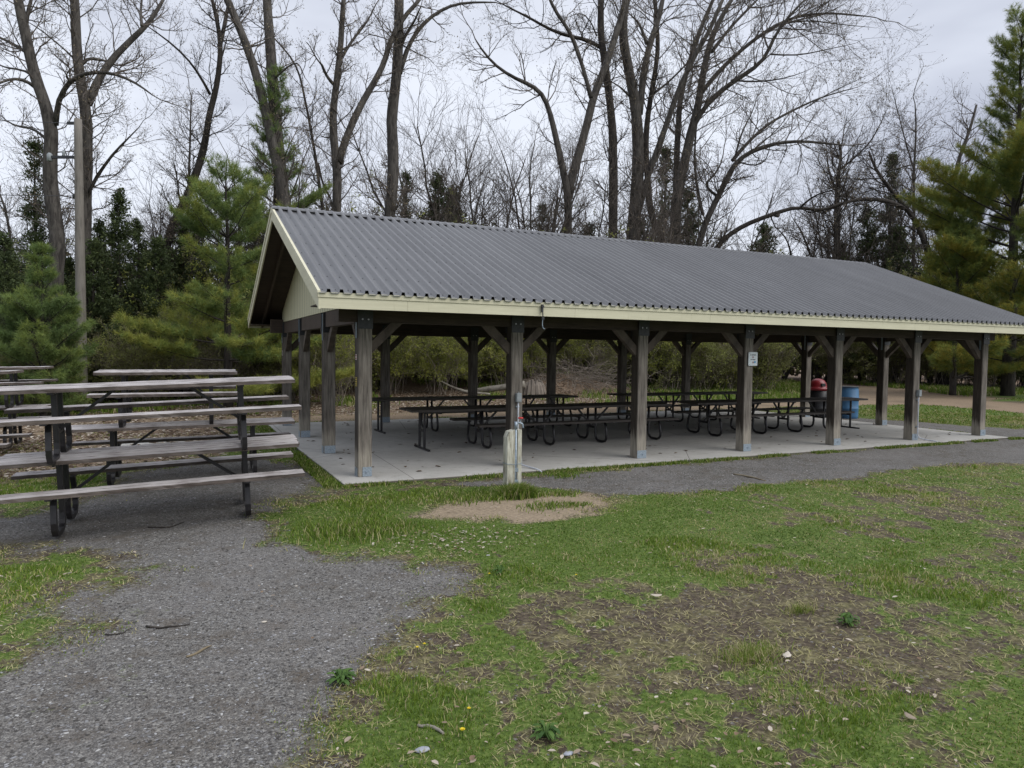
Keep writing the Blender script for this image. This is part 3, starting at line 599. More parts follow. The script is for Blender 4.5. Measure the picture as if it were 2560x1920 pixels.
for cz in (.03,-.06):
    m=MB(); ring=[(.016*math.cos(a),-.0095,cz+.016*math.sin(a)) for a in np.linspace(0,2*math.pi,17)]; m.tube(ring,.002,4); m.bar((-.011,-.0095,cz+.011),(.011,-.0095,cz-.011),.003,.003,up=(0,1,0)); m.build('ban_symbol',MT['inkred'],s)
    m=MB(); m.bb(-.009,.009,-.009,-.008,cz-.002,cz+.002); m.build('pictogram',MT['ink'],s)
m=MB(); ring=[(.043+.019*math.cos(a),-.009,-.055+.019*math.sin(a)) for a in np.linspace(0,2*math.pi,16,endpoint=False)]; m.add(ring+[(a,b-.001,c) for a,b,c in ring],[tuple(range(16))[::-1],tuple(range(16,32))]+[(i,(i+1)%16,(i+1)%16+16,i+16) for i in range(16)]); m.build('round_sticker',MT['inkblue'],s)
m=MB(); 
for z_ in(.1,-.1): m.tube([(-.075,-.006,z_),(-.075,-.011,z_)],.006,8)
m.build('screw',MT['plate_dark'],s)
# cable bracket hanging from the fascia
t=empty('cable_hook',(2.36,Y0-.03,2.27)); tag(t,'small grey cable hook hanging over the front cream fascia','hook')
m=MB(); m.bb(-.012,.012,-.01,.02,-.03,.075); m.bb(-.018,.018,-.02,.0,.03,.06); m.build('bracket',MT['plate_dark'],t)
m=MB(); m.tube([(0,-.01,-.02),(.002,-.014,-.08),(0,-.012,-.12)],.008,6); m.bb(-.018,.018,-.028,0,-.135,-.10); m.build('clamp',MT['plate_dark'],t)
m=MB(); m.tube([(0,-.012,-.13),(-.004,-.012,-.2),(.003,-.014,-.24),(.022,-.018,-.262),(.03,-.018,-.25)],.006,6); m.build('hook',MT['galv'],t)
MT['stk']=simple('sticker_white',(.6,.56,.52),(.5,.45,.42),30,.5,bs=0); MT['stky']=simple('sticker_yellow',(.5,.38,.06),(.4,.3,.05),30,.5,bs=0)
def sticker(name,x,y,z,w_,h_,mat,label,marks,mm):
    o=empty(name,(x,y,z)); tag(o,label,'sticker'); m=MB(); m.bb(-.002,0,-w_/2,w_/2,-h_/2,h_/2); m.build('backing',mat,o)
    m=MB()
    for k in range(marks): zc=h_/2-(k+.5)*h_/marks; m.bb(-.004,-.0025,-w_*.4,w_*.4,zc-h_/marks*.2,zc+h_/marks*.2)
    m.build('printed_stripe',mm,o)
sticker('post_sticker',-.001,.1,1.60,.07,.075,MT['stk'],'pale square sticker with red print on the corner post side',2,MT['inkred'])
sticker('post_sticker',-.001,.1,1.27,.09,.12,MT['stky'],'yellow and black striped sticker on the corner post side',4,MT['ink'])
sticker('post_sticker',-.001,3*SY+.1,1.62,.05,.12,MT['stk'],'narrow white sticker on the farthest left post',1,MT['inkgrey'])

# ------------------------------------------------------------ water tap post
t=empty('water_tap_post',(1.535,-1.56,-.09)); tag(t,'peeling whitewashed wooden post holding a standpipe and red handled tap','tap post')
def plank_slant(x0,x1,y0,y1,h0,h1,name):
    m=MB(); V=[]; n=8
    for k in range(n+1):
        f=k/n; V+=[(x0+random.uniform(-.002,.002),y0,h0*f),(x1,y0+random.uniform(-.002,.002),h1*f),(x1,y1,h1*f),(x0,y1,h0*f)]
    m.add(V,[(k*4+q,k*4+(q+1)%4,(k+1)*4+(q+1)%4,(k+1)*4+q) for k in range(n) for q in range(4)]+[(3,2,1,0),(n*4,n*4+1,n*4+2,n*4+3)]); return m.build(name,MT['oldwhite'],t)
plank_slant(-.098,-.072,-.05,.07,.74,.81,'board'); plank_slant(-.072,.002,-.05,.07,.81,.83,'board'); plank_slant(.042,.097,-.045,.07,.83,.83,'board')
m=MB(); m.bb(.002,.042,-.0,.07,0,.80); m.build('core_board',MT['timber_dark'],t)
m=MB(); m.tube([(.022,-.03,.0),(.022,-.03,.3),(.022,-.032,.86)],.014,8); m.tube([(.022,-.032,.84),(.022,-.032,.93)],.020,8); m.tube([(.022,-.032,.9),(.075,-.05,.925)],.012,8); m.build('standpipe',MT['galv'],t,smooth=True)
m=MB(); 
m.tube([(.06,-.045,.92),(.1,-.055,.9)],.012,8); m.tube([(.1,-.055,.9),(.106,-.058,.855)],.011,8); m.tube([(.075,-.05,.92),(.075,-.05,.965)],.007,6); tp=m.build('tap',MT['galv'],t)
m=MB(); m.lathe([(.004,.962),(.030,.966),(.034,.974),(.030,.982),(.004,.986)],(.075,-.05,0),12); m.build('handle',MT['red'],tp)
m=MB(); m.tube([(-.105,-.056,.42),(0,-.075,.412),(.1,-.058,.42),(.104,.075,.42),(-.105,.075,.42),(-.105,-.056,.42)],.004,5); m.build('wire_strap',MT['galv'],t)
m=MB(); 
for z_ in (.2,.34): m.bb(.004,.05,-.052,-.046,z_-.025,z_+.02); 
m.build('steel_lug',MT['galv'],t); 

# ------------------------------------------------------------ picnic tables
def plank(m,x0,x1,y0,y1,z0,z1,n=40,j=.0022):
    V=[]
    e0,e1=random.uniform(-.008,.008),random.uniform(-.008,.008)
    for k in range(n+1):
        x=x0+e0+(x1+e1-x0-e0)*k/n; q=lambda:random.uniform(-j,j); ch=.006*(random.random()<.12)
        V+=[(x,y0+q()+ch,z0),(x,y1+q()-ch,z0),(x,y1+q(),z1+q()*.6),(x,y0+q()+ch*.6,z1+q()*.6)]
    m.add(V,[(k*4+a,(k+1)*4+a,(k+1)*4+(a+1)%4,k*4+(a+1)%4) for k in range(n) for a in range(4)]+[(0,1,2,3),(n*4+3,n*4+2,n*4+1,n*4)])
def table(L_,legs,seat,wood_,square,top=None,foot=None,HT=.70,HS=.45,name='picnic_table'):
    t=empty(name); top=top or (-L_/2,L_/2)
    m=MB(); n=5 if square else 5; wd=.74; bw=wd/n
    for k in range(n): plank(m,top[0]+random.uniform(-.012,.012),top[1]+random.uniform(-.012,.012),-wd/2+k*bw+.004,-wd/2+(k+1)*bw-.004,HT-.036,HT)
    m.build('tabletop',wood_,t,bevel=0)
    for s in(-1,1):
        m=MB(); plank(m,seat[0],seat[1],s*.60-.12,s*.60-.004,HS-.036,HS); plank(m,seat[0],seat[1],s*.60+.004,s*.60+.12,HS-.036,HS); m.build('seat',wood_,t)
    r_=.034 if square else .024
    for x in legs:
        for s in(-1,1):
            P=[(.14,HT-.045),(.14,.17),(.15,.10),(.18,.05),(.24,.026),(.42,.026),(.485,.045),(.52,.09),(.53,.15),(.50,HS-.14),(.46,HS-.05)]
            pts=[(x,s*a,b) for a,b in P]
            m=MB(); m.tube(pts,r_,4 if square else 8,sq=square); m.bb(x-.025,x+.025,s*.42,s*.72,HS-.052,HS-.037) ; m.build('leg',MT['steel_black'],t,smooth=not square)
        m=MB(); m.bb(x-.02,x+.02,-.16,.16,.25,.29); m.build('crossbar',MT['steel_black'],t); m=MB(); m.bb(x-.025,x+.025,-.33,.33,HT-.056,HT-.037); m.build('top_bracket',MT['steel_black'],t)
    for a,b in zip(legs[:-1],legs[1:]):
        if b-a<.5: continue
        q=(b-a)*.30
        for u0,u1 in ((a,a+q),(b,b-q)): m=MB(); m.bar((u0,0,.275),(u1,0,HT-.05),.03,.03); m.build('brace',MT['steel_black'],t)
    for x in foot or []:
        m=MB(); 
        for s in(-1,1): m.tube([(x,s*.13,HT-.045),(x,s*.13,.03)],.024,8)
        m.bb(x-.012,x+.012,-.13,.13,.3,.34); m.bb(x-.025,x+.025,-.33,.33,HT-.056,HT-.037); m.bb(x-.02,x+.02,-.38,.38,.0,.03); m.build('end_stand',MT['steel_black'],t)
    return t
def place(o,x,y,z,a,label,group):
    o.location=(x,y,z); o.rotation_euler=(0,0,R(a)); tag(o,label,'picnic table',group); return o
GS='weathered picnic tables stacked in pairs beside the pavilion'
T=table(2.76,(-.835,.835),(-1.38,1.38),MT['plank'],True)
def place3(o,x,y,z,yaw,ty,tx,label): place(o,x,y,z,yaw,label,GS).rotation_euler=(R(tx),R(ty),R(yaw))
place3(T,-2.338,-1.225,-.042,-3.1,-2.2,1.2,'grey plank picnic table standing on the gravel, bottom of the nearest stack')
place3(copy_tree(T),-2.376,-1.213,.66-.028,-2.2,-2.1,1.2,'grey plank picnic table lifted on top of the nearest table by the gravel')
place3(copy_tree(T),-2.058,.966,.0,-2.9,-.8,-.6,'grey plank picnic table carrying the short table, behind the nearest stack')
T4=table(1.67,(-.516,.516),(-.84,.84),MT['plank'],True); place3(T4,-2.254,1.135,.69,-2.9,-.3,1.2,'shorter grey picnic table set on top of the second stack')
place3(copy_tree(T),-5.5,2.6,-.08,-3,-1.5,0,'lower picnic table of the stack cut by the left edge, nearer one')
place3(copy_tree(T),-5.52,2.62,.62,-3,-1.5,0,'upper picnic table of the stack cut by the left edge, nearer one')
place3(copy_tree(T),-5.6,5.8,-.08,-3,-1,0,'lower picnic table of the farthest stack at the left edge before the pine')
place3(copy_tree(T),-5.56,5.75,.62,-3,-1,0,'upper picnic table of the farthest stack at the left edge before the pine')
GI='long dark tables with looped steel legs under the pavilion roof'
def longt(x0,x1,y,legs,seat,foot,label):
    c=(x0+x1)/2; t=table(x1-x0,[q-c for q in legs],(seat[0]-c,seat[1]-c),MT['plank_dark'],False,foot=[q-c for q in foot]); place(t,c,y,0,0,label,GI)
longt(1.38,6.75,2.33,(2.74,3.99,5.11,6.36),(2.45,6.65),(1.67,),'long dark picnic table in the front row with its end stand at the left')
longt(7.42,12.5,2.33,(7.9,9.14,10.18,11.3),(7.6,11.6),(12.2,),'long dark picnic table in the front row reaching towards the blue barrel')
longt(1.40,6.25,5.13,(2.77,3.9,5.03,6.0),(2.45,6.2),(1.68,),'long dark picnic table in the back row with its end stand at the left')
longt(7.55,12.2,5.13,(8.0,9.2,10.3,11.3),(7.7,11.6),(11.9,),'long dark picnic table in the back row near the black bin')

# ------------------------------------------------------------ bins
MT['blue']=simple('faded_blue_plastic',(.06,.17,.32),(.035,.11,.22),5,.45,stretch=(1,1,.4),bs=.1)
MT['blackp']=simple('black_plastic',(.015,.015,.018),(.008,.008,.01),8,.4,bs=.05)
MT['redp']=simple('dark_red_plastic',(.24,.015,.02),(.16,.01,.015),8,.35,bs=.03)
p=on(2129,1048,-.08); b=empty('drum',(p[0],p[1]+.28,-.09)); tag(b,'blue plastic drum standing open beside the black bin','barrel'); b.scale=(1.08,1.08,1.04); b.location.x+=.12
m=MB(); m.lathe([(.25,0),(.285,.03),(.29,.1),(.29,.27),(.298,.285),(.298,.3),(.29,.315),(.292,.56),(.30,.575),(.30,.59),(.292,.605),(.285,.8),(.27,.85),(.28,.86),(.28,.885),(.262,.885),(.262,.8)],(0,0,0),32); m.build('body',MT['blue'],b,smooth=True)
m=MB(); m.lathe([(.283,.868),(.296,.872),(.296,.888),(.283,.892)],(0,0,0),32); m.build('rim',MT['plate_dark'],b,smooth=True)
p=on(2063,1046,-.08); b=empty('litter_bin',(p[0],p[1]+.28,-.09)); tag(b,'black drum bin with a dark red domed lid','litter bin')
m=MB(); m.lathe([(.26,0),(.29,.03),(.29,.27),(.298,.285),(.29,.3),(.292,.56),(.30,.58),(.292,.6),(.29,.84),(.27,.86)],(0,0,0),32); m.build('body',MT['blackp'],b,smooth=True)
m=MB(); m.lathe([(.312,.80),(.318,.85),(.31,.87),(.24,.885),(.235,.93),(.215,1.01),(.17,1.08),(.1,1.12),(.03,1.135)],(0,0,0),32); ld=m.build('lid',MT['redp'],b,smooth=True)
m=MB(); m.bb(-.12,.02,-.245,-.2,.92,1.0); m.build('flap',MT['blackp'],ld)

# ------------------------------------------------------------ utility pole and wires
pt=at(195,298,20.); pb=at(206,1035,20.); pb[2]=-.15
pole=empty('utility_pole',tuple(pb)); tag(pole,'tall weathered grey utility pole rising behind the small green pine','utility pole')
dlt=pt-pb; m=MB(); m.tube([dlt*f for f in np.linspace(0,1,12)],np.linspace(.15,.10,12),12); m.build('shaft',MT['pole'],pole,smooth=True)
pz=lambda y_: (at(200,y_,20.)[2]-pb[2])
leftv=-_R
def armf(y_,l,name):
    z=pz(y_); base=dlt*(z/dlt[2]); m=MB(); m.bar(base,base+leftv*l,.07,.07); o=m.build(name,MT['plate_dark'],pole); return base,o
b1,o1=armf(393,.85,'bracket'); m=MB(); q=b1+leftv*.42+np.array([0,0,.02]); m.lathe([(.02,0),(.05,.03),(.035,.06),(.05,.09),(.03,.16)],q,10); m.build('insulator',MT['box_grey'],o1,smooth=True)
m=MB(); q=b1+leftv*.82; m.lathe([(.03,-.12),(.07,-.1),(.07,.08),(.03,.12)],q,10); m.build('insulator',MT['box_grey'],o1,smooth=True)
b2,o2=armf(308,.3,'bracket'); b3,o3=armf(490,.14,'bracket')
m=MB(); q=b3+leftv*.14; m.lathe([(.03,-.06),(.05,-.03),(.05,.03),(.03,.06)],q,8); m.build('insulator',MT['plate_dark'],o3)
for (y_,ye,off,lb) in ((308,235,.3,'topmost thin wire running left from the utility pole'),(490,450,.14,'lowest thin wire running left from the utility pole')):
    base=pb+dlt*(pz(y_)/dlt[2])+leftv*off; e=at(-900,ye-60,26.); P=[base*(1-f)+e*f+np.array([0,0,-1.1*f*(1-f)*1.3]) for f in np.linspace(0,1,24)]
    m=MB(); m.tube(P,.010,5); o=m.build('overhead_wire',MT['plate_dark']); tag(o,lb,'wire')

# ------------------------------------------------------------ trees
def wob(P,n,amp,seed):
    P=np.asarray(P,float); t=np.r_[0,np.cumsum(np.linalg.norm(np.diff(P,axis=0),axis=1))]; s=np.linspace(0,t[-1],n)
    Q=np.stack([np.interp(s,t,P[:,k]) for k in range(3)],1)
    for _ in range(2): Q[1:-1]=(Q[:-2]+2*Q[1:-1]+Q[2:])/4
    rg=np.random.default_rng(seed); Q[1:]+=np.cumsum(rg.normal(0,amp,(n-1,3)),0)*.3; return Q
def rnd_dir(): 
    v=RNG.normal(size=3); return v/np.linalg.norm(v)
class Twigs:
    def __init__(s): s.segs=[]; s.tips=[]; s.k=1.
    def grow(s,p,d,l,r,lev,maxlev,up=.25,kink=.35,kids=4):
        n=6 if lev==0 else (5 if lev<maxlev else 4); P=[p]; dd=d/np.linalg.norm(d); st=l/(n-1)
        for k in range(n-1):
            dd=dd+RNG.normal(size=3)*kink*.5+np.array([0,0,up*.3]); dd/=np.linalg.norm(dd); P.append(P[-1]+dd*st)
        P=np.array(P); r1=max(r*.45,.0022*s.k); s.segs.append((P,np.linspace(r,r1,n),5 if r>.02 else 3))
        if lev<maxlev:
            for q in range(kids+(lev==0)):
                f=RNG.uniform(.2,1.); i=min(int(f*(n-1)),n-2); pp=P[i]+(P[i+1]-P[i])*(f*(n-1)-i); ax=P[i+1]-P[i]; ax=ax/np.linalg.norm(ax)
                v=rnd_dir(); v=v-ax*(v@ax); v/=np.linalg.norm(v)+1e-9; nd_=ax*RNG.uniform(.55,.95)+v*RNG.uniform(.45,.8)
                s.grow(pp,nd_,l*RNG.uniform(.38,.62),max(r*.5*(1.15-f*.4),.0025*s.k),lev+1,maxlev,up,kink,kids)
        else: s.tips.append((P[-1],dd)); s.tips.append((P[-2],dd))
    def mesh(s,name,mat,parent,origin):
        VV=[];FF=[];n0=0
        for k in (3,5):
            for npt in (4,5,6):
                G=[(P,r) for P,r,kk in s.segs if kk==k and len(P)==npt]
                if not G: continue
                P=np.array([g[0] for g in G]); r=np.array([g[1] for g in G]); B=len(G)
                T=np.gradient(P,axis=1); T/=np.linalg.norm(T,axis=2,keepdims=True)+1e-9
                a=np.where(np.abs(T[:,:,2:3])<.8,np.array([0,0,1.]),np.array([1.,0,0])); a=np.repeat(a[:,:1],npt,1)
                u=np.cross(a,T); u/=np.linalg.norm(u,axis=2,keepdims=True)+1e-9; v=np.cross(T,u)
                an=np.arange(k)*2*math.pi/k; V=P[:,:,None]+r[:,:,None,None]*(np.cos(an)[None,None,:,None]*u[:,:,None]+np.sin(an)[None,None,:,None]*v[:,:,None])
                V=V.reshape(-1,3); f=np.array([(i*k+j,i*k+(j+1)%k,(i+1)*k+(j+1)%k,(i+1)*k+j) for i in range(npt-1) for j in range(k)])
                F=(np.arange(B)[:,None,None]*(npt*k)+f[None]).reshape(-1,4)+n0; VV.append(V);FF.append(F);n0+=len(V)
        V=np.concatenate(VV)-np.array(origin); return mesh_np(name,V,np.concatenate(FF),mat,parent)
def buds(tips,name,mat,parent,origin,size=.035,per=2,tl=.0):
    P=np.array([t[0] for t in tips]); P=np.repeat(P,per,0)+RNG.normal(size=(len(P)*per,3))*.06; n=len(P)
    d=RNG.normal(size=(n,3)); d[:,2]-=.3; d/=np.linalg.norm(d,axis=1)[:,None]; e=RNG.normal(size=(n,3)); e-=d*(e*d).sum(1)[:,None]; e/=np.linalg.norm(e,axis=1)[:,None]
    s=size*(.5+RNG.random(n))[:,None]; V=np.stack([P-d*s*.2,P+d*s*.5+e*s*.28,P+d*s*1.3,P+d*s*.5-e*s*.28],1).reshape(-1,3)-np.array(origin)
    return mesh_np(name,V,np.arange(n*4).reshape(-1,4),mat,parent,tint=np.repeat(RNG.random(n),4))
def Dmin(px_): return float(np.interp(px_,[0,250,600,870,1008,1515,1700,1957,2230,2400,2560],[22,24,25.5,27.5,31,34,38,48,42,39,35]))
hz=lambda px_: 869+px_*.0109
def traced_tree(label,D,stems,mat='bark',dens=1.5,tw=1.5,bud=True,lev=2,seed=0,group=None,kids=4):
    """stems: list of (points in survey px, r0, r1, D offset at tip)"""
    D0=D; D=max(D,Dmin(stems[0][0][0][0])+D-23); K=D/D0; stems=[(st_[0],st_[1]*K,st_[2]*K,st_[3]*K,*[e_*K for e_ in st_[4:]]) for st_ in stems]; tw*=K; dens/=K
    base=at(*stems[0][0][0],D); base[2]=float(gz(np.array([base[0]]),np.array([base[1]]))[0])-.1
    t=empty('bare_tree',tuple(base)); tag(t,label,'tree',group)
    m=MB(); tg=Twigs(); tg.k=K
    for si,(pts,r0,r1,dz,*ex_) in enumerate(stems):
        ds=ex_[0] if ex_ else 0.
        n=len(pts)
        P=[at(px_,py_,D+ds+(dz-ds)*(k/max(1,n-1))) for k,(px_,py_) in enumerate(pts)]
        if si==0 or pts[0][1]>900: P[0][2]=base[2]
        P=np.array(P); ln=np.linalg.norm(np.diff(P,axis=0),axis=1).sum(); nn=max(8,int(ln/.35/K)); Q=wob(P,nn,.018,seed*31+si)
        rr=np.linspace(1,0,nn)**.8*(r0-r1)+r1
        if si==0 or pts[0][1]>900: rr[:3]*=np.array([1.35,1.15,1.05])
        rr*=1+np.random.default_rng(si).normal(0,.035,nn); m.tube(Q,rr,10 if r0>.09 else 7)
        zmin=3.0; cnt=int(ln*dens*2.1)
        for q in range(cnt):
            f=RNG.uniform(.12,1.); i=min(int(f*(nn-1)),nn-2); p=Q[i]
            if p[2]<zmin+RNG.random()*2: continue
            ax=Q[i+1]-Q[i]; ax/=np.linalg.norm(ax); v=rnd_dir(); v=v-ax*(v@ax); v/=np.linalg.norm(v)
            thick=rr[i]; l=tw*RNG.uniform(.5,1.25)*(.55+.45*min(1,thick/.06)); tg.grow(p,ax*RNG.uniform(.3,.9)+v*.8,l,min(thick*.4,.022*K),0,lev,kids=kids)
        if r1<.05: tg.grow(Q[-1],Q[-1]-Q[-2],tw,r1*.9,0,lev,kids=kids)
    m.build('trunk',MT[mat],t,smooth=True,origin=None).data.transform(Matrix.Translation(-Vector(base)))
    cr_=tg.mesh('crown',MT['twig'] if mat=='bark' else MT['bark_dark'],t,base)
    if bud and tg.tips: buds(tg.tips,'buds',MT['bud'],cr_,base,.036*K,1)
    return t
a=lambda L_:[(x_*.5907,y_*.5907) for x_,y_ in L_]
b=lambda L_:[(800+x_*.4069,y_*.4069) for x_,y_ in L_]
c=lambda L_:[(1600+x_*.5424,y_*.5424) for x_,y_ in L_]
traced_tree('thick bare tree left of the utility pole with a kinked lower trunk',22,[
 (a([(235,1700),(238,1180),(252,1000),(225,860),(215,700),(228,560),(190,420),(150,320),(125,200),(95,60),(60,-120)]),.27,.12,0),
 (a([(235,530),(240,430),(265,360),(330,310),(400,300),(480,305),(560,340),(640,400)]),.085,.02,-1.5),
 (a([(205,600),(170,560),(130,540),(50,540),(0,490)]),.05,.012,.8),(a([(150,370),(90,330),(20,340),(-30,370)]),.06,.02,-1),
 (a([(125,230),(60,190),(0,155),(-80,130)]),.06,.02,1),(a([(110,110),(120,40),(150,-60)]),.07,.03,.5),(a([(150,330),(100,290),(40,295),(-40,260)]),.045,.012,1)],tw=1.5,seed=1)
traced_tree('thick bare tree right behind the utility pole, forking high to the right',22.5,[
 (a([(355,1700),(358,1050),(362,800),(368,620),(368,480),(345,350),(325,200),(318,0),(310,-100)]),.24,.12,0),
 (a([(372,440),(410,340),(460,260),(560,160),(630,100),(660,40),(690,-10)]),.13,.045,1),
 (a([(345,270),(365,250),(390,245),(450,257)]),.06,.035,.3),(a([(365,840),(390,780),(430,720),(470,660),(530,600),(590,540)]),.065,.014,-1),
 (a([(600,110),(595,50),(600,-20)]),.05,.03,1.5),(a([(400,440),(405,490),(430,500),(450,490)]),.02,.008,-.5),(a([(315,250),(250,190),(180,130),(120,95)]),.03,.012,-1)],tw=1.5,seed=2)
traced_tree('bare tree leaning right with a dark forked top, above the dark cedars',24,[
 (a([(640,1750),(690,1100),(705,1020),(740,920),(785,850),(830,720),(862,620),(878,480),(905,400),(922,270),(930,180),(915,100),(885,-30)]),.2,.05,0),
 (a([(928,200),(950,100),(972,0)]),.08,.05,.7),(a([(890,400),(830,290),(760,215),(700,160),(620,110)]),.05,.015,-1),(a([(920,290),(950,220),(965,150)]),.04,.012,.5)],mat='bark_dark',seed=3,tw=1.2)
traced_tree('tall bare tree with two stems rising from the pine left of the roof peak',21,[
 (a([(1215,1650),(1205,950),(1190,760),(1155,620),(1120,450),(1095,340),(1040,180),(990,60),(950,-30)]),.19,.1,0),
 (a([(1215,950),(1195,780),(1175,600),(1160,400),(1148,200),(1135,0),(1130,-60)]),.21,.12,1),
 (a([(1050,200),(1120,190),(1150,120)]),.03,.01,.5),(a([(1165,330),(1260,250),(1290,330)]),.03,.012,-1)],seed=4,tw=1.2)
traced_tree('thin dark leaning tree just left of the roof peak beside the forked tree',23,[
 (a([(1400,1650),(1370,900),(1330,600),(1300,430),(1270,280),(1210,200),(1140,130)]),.08,.02,0),(a([(1345,690),(1370,790),(1400,840)]),.04,.03,.5)],mat='bark_dark',seed=5,tw=1.1)
traced_tree('bare forked tree standing close behind the roof left of the lone straight trunk',23,[
 (b([(100,2300),(105,1310),(112,1050),(85,850),(80,700),(108,500),(130,300),(140,100),(152,-30)]),.2,.07,0),
 (b([(112,1000),(160,850),(225,690),(330,500),(390,400),(430,240),(500,110),(620,-20)]),.13,.06,1.2),
 (b([(85,520),(35,470),(15,400),(0,385)]),.06,.03,-.7),(b([(135,350),(200,240),(290,140),(335,40)]),.055,.02,.8),(b([(300,210),(400,230),(470,270)]),.02,.008,.5)],seed=6,tw=1.15)
traced_tree('straight single trunk with a dark stem twisting round it, between forked tree and thicket',22,[
 (b([(400,2300),(425,1340),(452,1100),(455,900),(438,750),(468,550),(482,400),(490,200),(492,-40)]),.2,.14,0),
 (b([(490,450),(530,300),(600,170),(680,100),(780,30),(900,10),(1080,15)]),.08,.02,.8),(b([(490,330),(520,200),(590,140),(590,90),(620,40)]),.06,.015,-.8),(b([(510,280),(600,330),(670,350),(695,385)]),.022,.008,-1)],seed=7,tw=.9,dens=.9)
traced_tree('tall tree forking low into a curved left limb and a straight leaning stem',24,[
 (b([(1570,2300),(1522,1450),(1525,1200),(1480,1000),(1432,780),(1400,650),(1350,535),(1270,520),(1150,460),(1060,400),(980,300),(950,240)]),.21,.02,-1.2),
 (b([(1522,1190),(1590,950),(1640,780),(1680,600),(1750,430),(1800,280),(1850,120),(1885,-20)]),.15,.1,1.2),
 (b([(1665,600),(1620,420),(1560,250),(1530,160),(1440,80),(1410,0),(1400,-40)]),.08,.05,0)],seed=8,tw=1.3,dens=1.3)
traced_tree('straight dark trunk with one long limb arching left over the roof',25,[
 (b([(1790,2300),(1800,1480),(1802,1100),(1797,800),(1770,550),(1742,350),(1720,200),(1725,-30)]),.2,.11,0),
 (b([(1722,290),(1660,240),(1540,225),(1400,180),(1300,110),(1180,60),(1110,20)]),.075,.018,-1.5),(b([(1700,220),(1660,120),(1590,60),(1530,100)]),.03,.01,.5)],mat='bark_dark',seed=9,tw=1.3)
traced_tree('stoutest bare trunk behind the middle of the roof',25,[
 (b([(1880,2300),(1920,1490),(1942,1250),(1955,1000),(1950,800),(1930,600),(1890,400),(1858,220),(1870,50),(1895,-40)]),.3,.13,0),
 (b([(1962,700),(1990,420),(2020,280),(2080,120),(2110,-40)]),.13,.08,1),(b([(1960,1290),(2000,1120),(2060,960),(2130,760),(2200,560),(2280,380),(2400,180),(2470,0)]),.12,.06,-1),
 (b([(2010,270),(1960,140),(1900,90)]),.07,.02,0),(b([(1900,590),(1840,530),(1780,500)]),.04,.012,-1)],seed=10,tw=1.5,dens=1.6)
traced_tree('black slender trunk bending sharply at its foot behind the roof',24,[
 (c([(140,1750),(125,1140),(90,1070),(50,1000),(38,850),(28,650),(45,480),(75,330),(92,200),(75,60),(75,-20)]),.15,.06,0),
 (c([(50,440),(110,400),(180,330),(260,250),(300,130)]),.04,.015,.8)],mat='bark_dark',seed=11,tw=1.3)
traced_tree('broad spreading tree with many rising limbs fanning to the right',24.5,[
 (c([(150,1750),(155,1130),(165,900),(195,770),(232,600),(262,500),(272,420),(292,300),(330,150),(380,60),(425,-20)]),.27,.06,0),
 (c([(165,900),(168,700),(180,480),(220,300),(290,100),(340,-20)]),.12,.06,1.5,.3),(c([(225,620),(300,480),(420,380),(520,320),(590,275),(600,190),(660,100),(760,0)]),.10,.03,-1),
 (c([(280,430),(380,310),(480,220),(600,130),(720,70),(880,55),(1050,70)]),.085,.02,.5),(c([(600,135),(700,95),(850,70),(940,20)]),.03,.01,0),(c([(420,370),(520,380),(650,370),(760,330)]),.035,.01,-1.5),
 (c([(330,240),(420,120),(500,40),(560,-20)]),.06,.03,1),(c([(620,120),(760,90),(900,110),(1060,125)]),.03,.008,1),(c([(600,250),(720,260),(850,230),(990,200)]),.03,.008,-.6,-1)],seed=12,tw=1.7,dens=2.0)
traced_tree('tree of long low arching limbs reaching right above the roof end',23.5,[
 (c([(200,1750),(260,1150),(300,1020),(370,880),(420,770),(440,725),(520,690),(620,655),(720,645),(830,655),(930,665)]),.17,.02,-.8),
 (c([(425,740),(500,650),(600,560),(700,510),(820,450),(1000,400)]),.06,.012,1),(c([(290,990),(258,850),(250,700),(262,560)]),.06,.02,.6),(c([(350,900),(280,850),(360,800),(380,720)]),.05,.02,0),
 (c([(440,715),(470,600),(520,520),(540,440)]),.035,.01,0),(c([(430,740),(540,770),(590,740),(600,660)]),.03,.01,-1),(c([(760,500),(880,420),(980,380),(1080,330)]),.02,.006,.6,.6)],seed=13,tw=1.5,dens=2.0)
traced_tree('fallen looking tree whose limb arches up from behind the roof',22.5,[
 (c([(270,1750),(325,1160),(430,1070),(520,1020),(620,990),(700,955),(745,950),(790,970),(835,985),(930,935)]),.12,.035,.5),(c([(740,955),(800,900),(870,880),(930,860)]),.035,.01,-1),(c([(620,990),(635,1000),(640,985)]),.05,.04,.2)],mat='bark_dark',seed=14,tw=.9,dens=.8)
traced_tree('crooked leaning trunk left of the tall right pine, arching over dark cedars',25,[
 (c([(1400,1750),(1330,1160),(1300,1090),(1260,1000),(1215,960),(1180,910),(1130,850),(1080,790),(1050,700)]),.17,.03,0),(c([(1215,960),(1150,925),(1060,915),(970,925),(930,935),(840,985)]),.085,.03,-1),(c([(1130,790),(1250,760),(1320,740)]),.035,.01,.6)],mat='bark_dark',seed=15,tw=1.4,dens=2)
traced_tree('slim dark bare tree above the right end of the ridge',26,[
 (c([(900,1800),(903,1120),(905,950),(908,800),(940,700),(915,655)]),.14,.04,0),(c([(905,880),(870,800),(860,700)]),.05,.015,.5),(c([(925,780),(1000,720),(1080,640),(1130,520)]),.04,.01,-.5)],mat='bark_dark',seed=16,tw=1.2,dens=3)
traced_tree('slender upright bare tree between the cedars and the tall right pine',27,[
 (c([(1255,1800),(1262,1000),(1258,800),(1270,640),(1265,480)]),.09,.02,0),(c([(1262,780),(1220,640),(1160,400)]),.03,.008,.5)],seed=17,tw=1.4,dens=3)
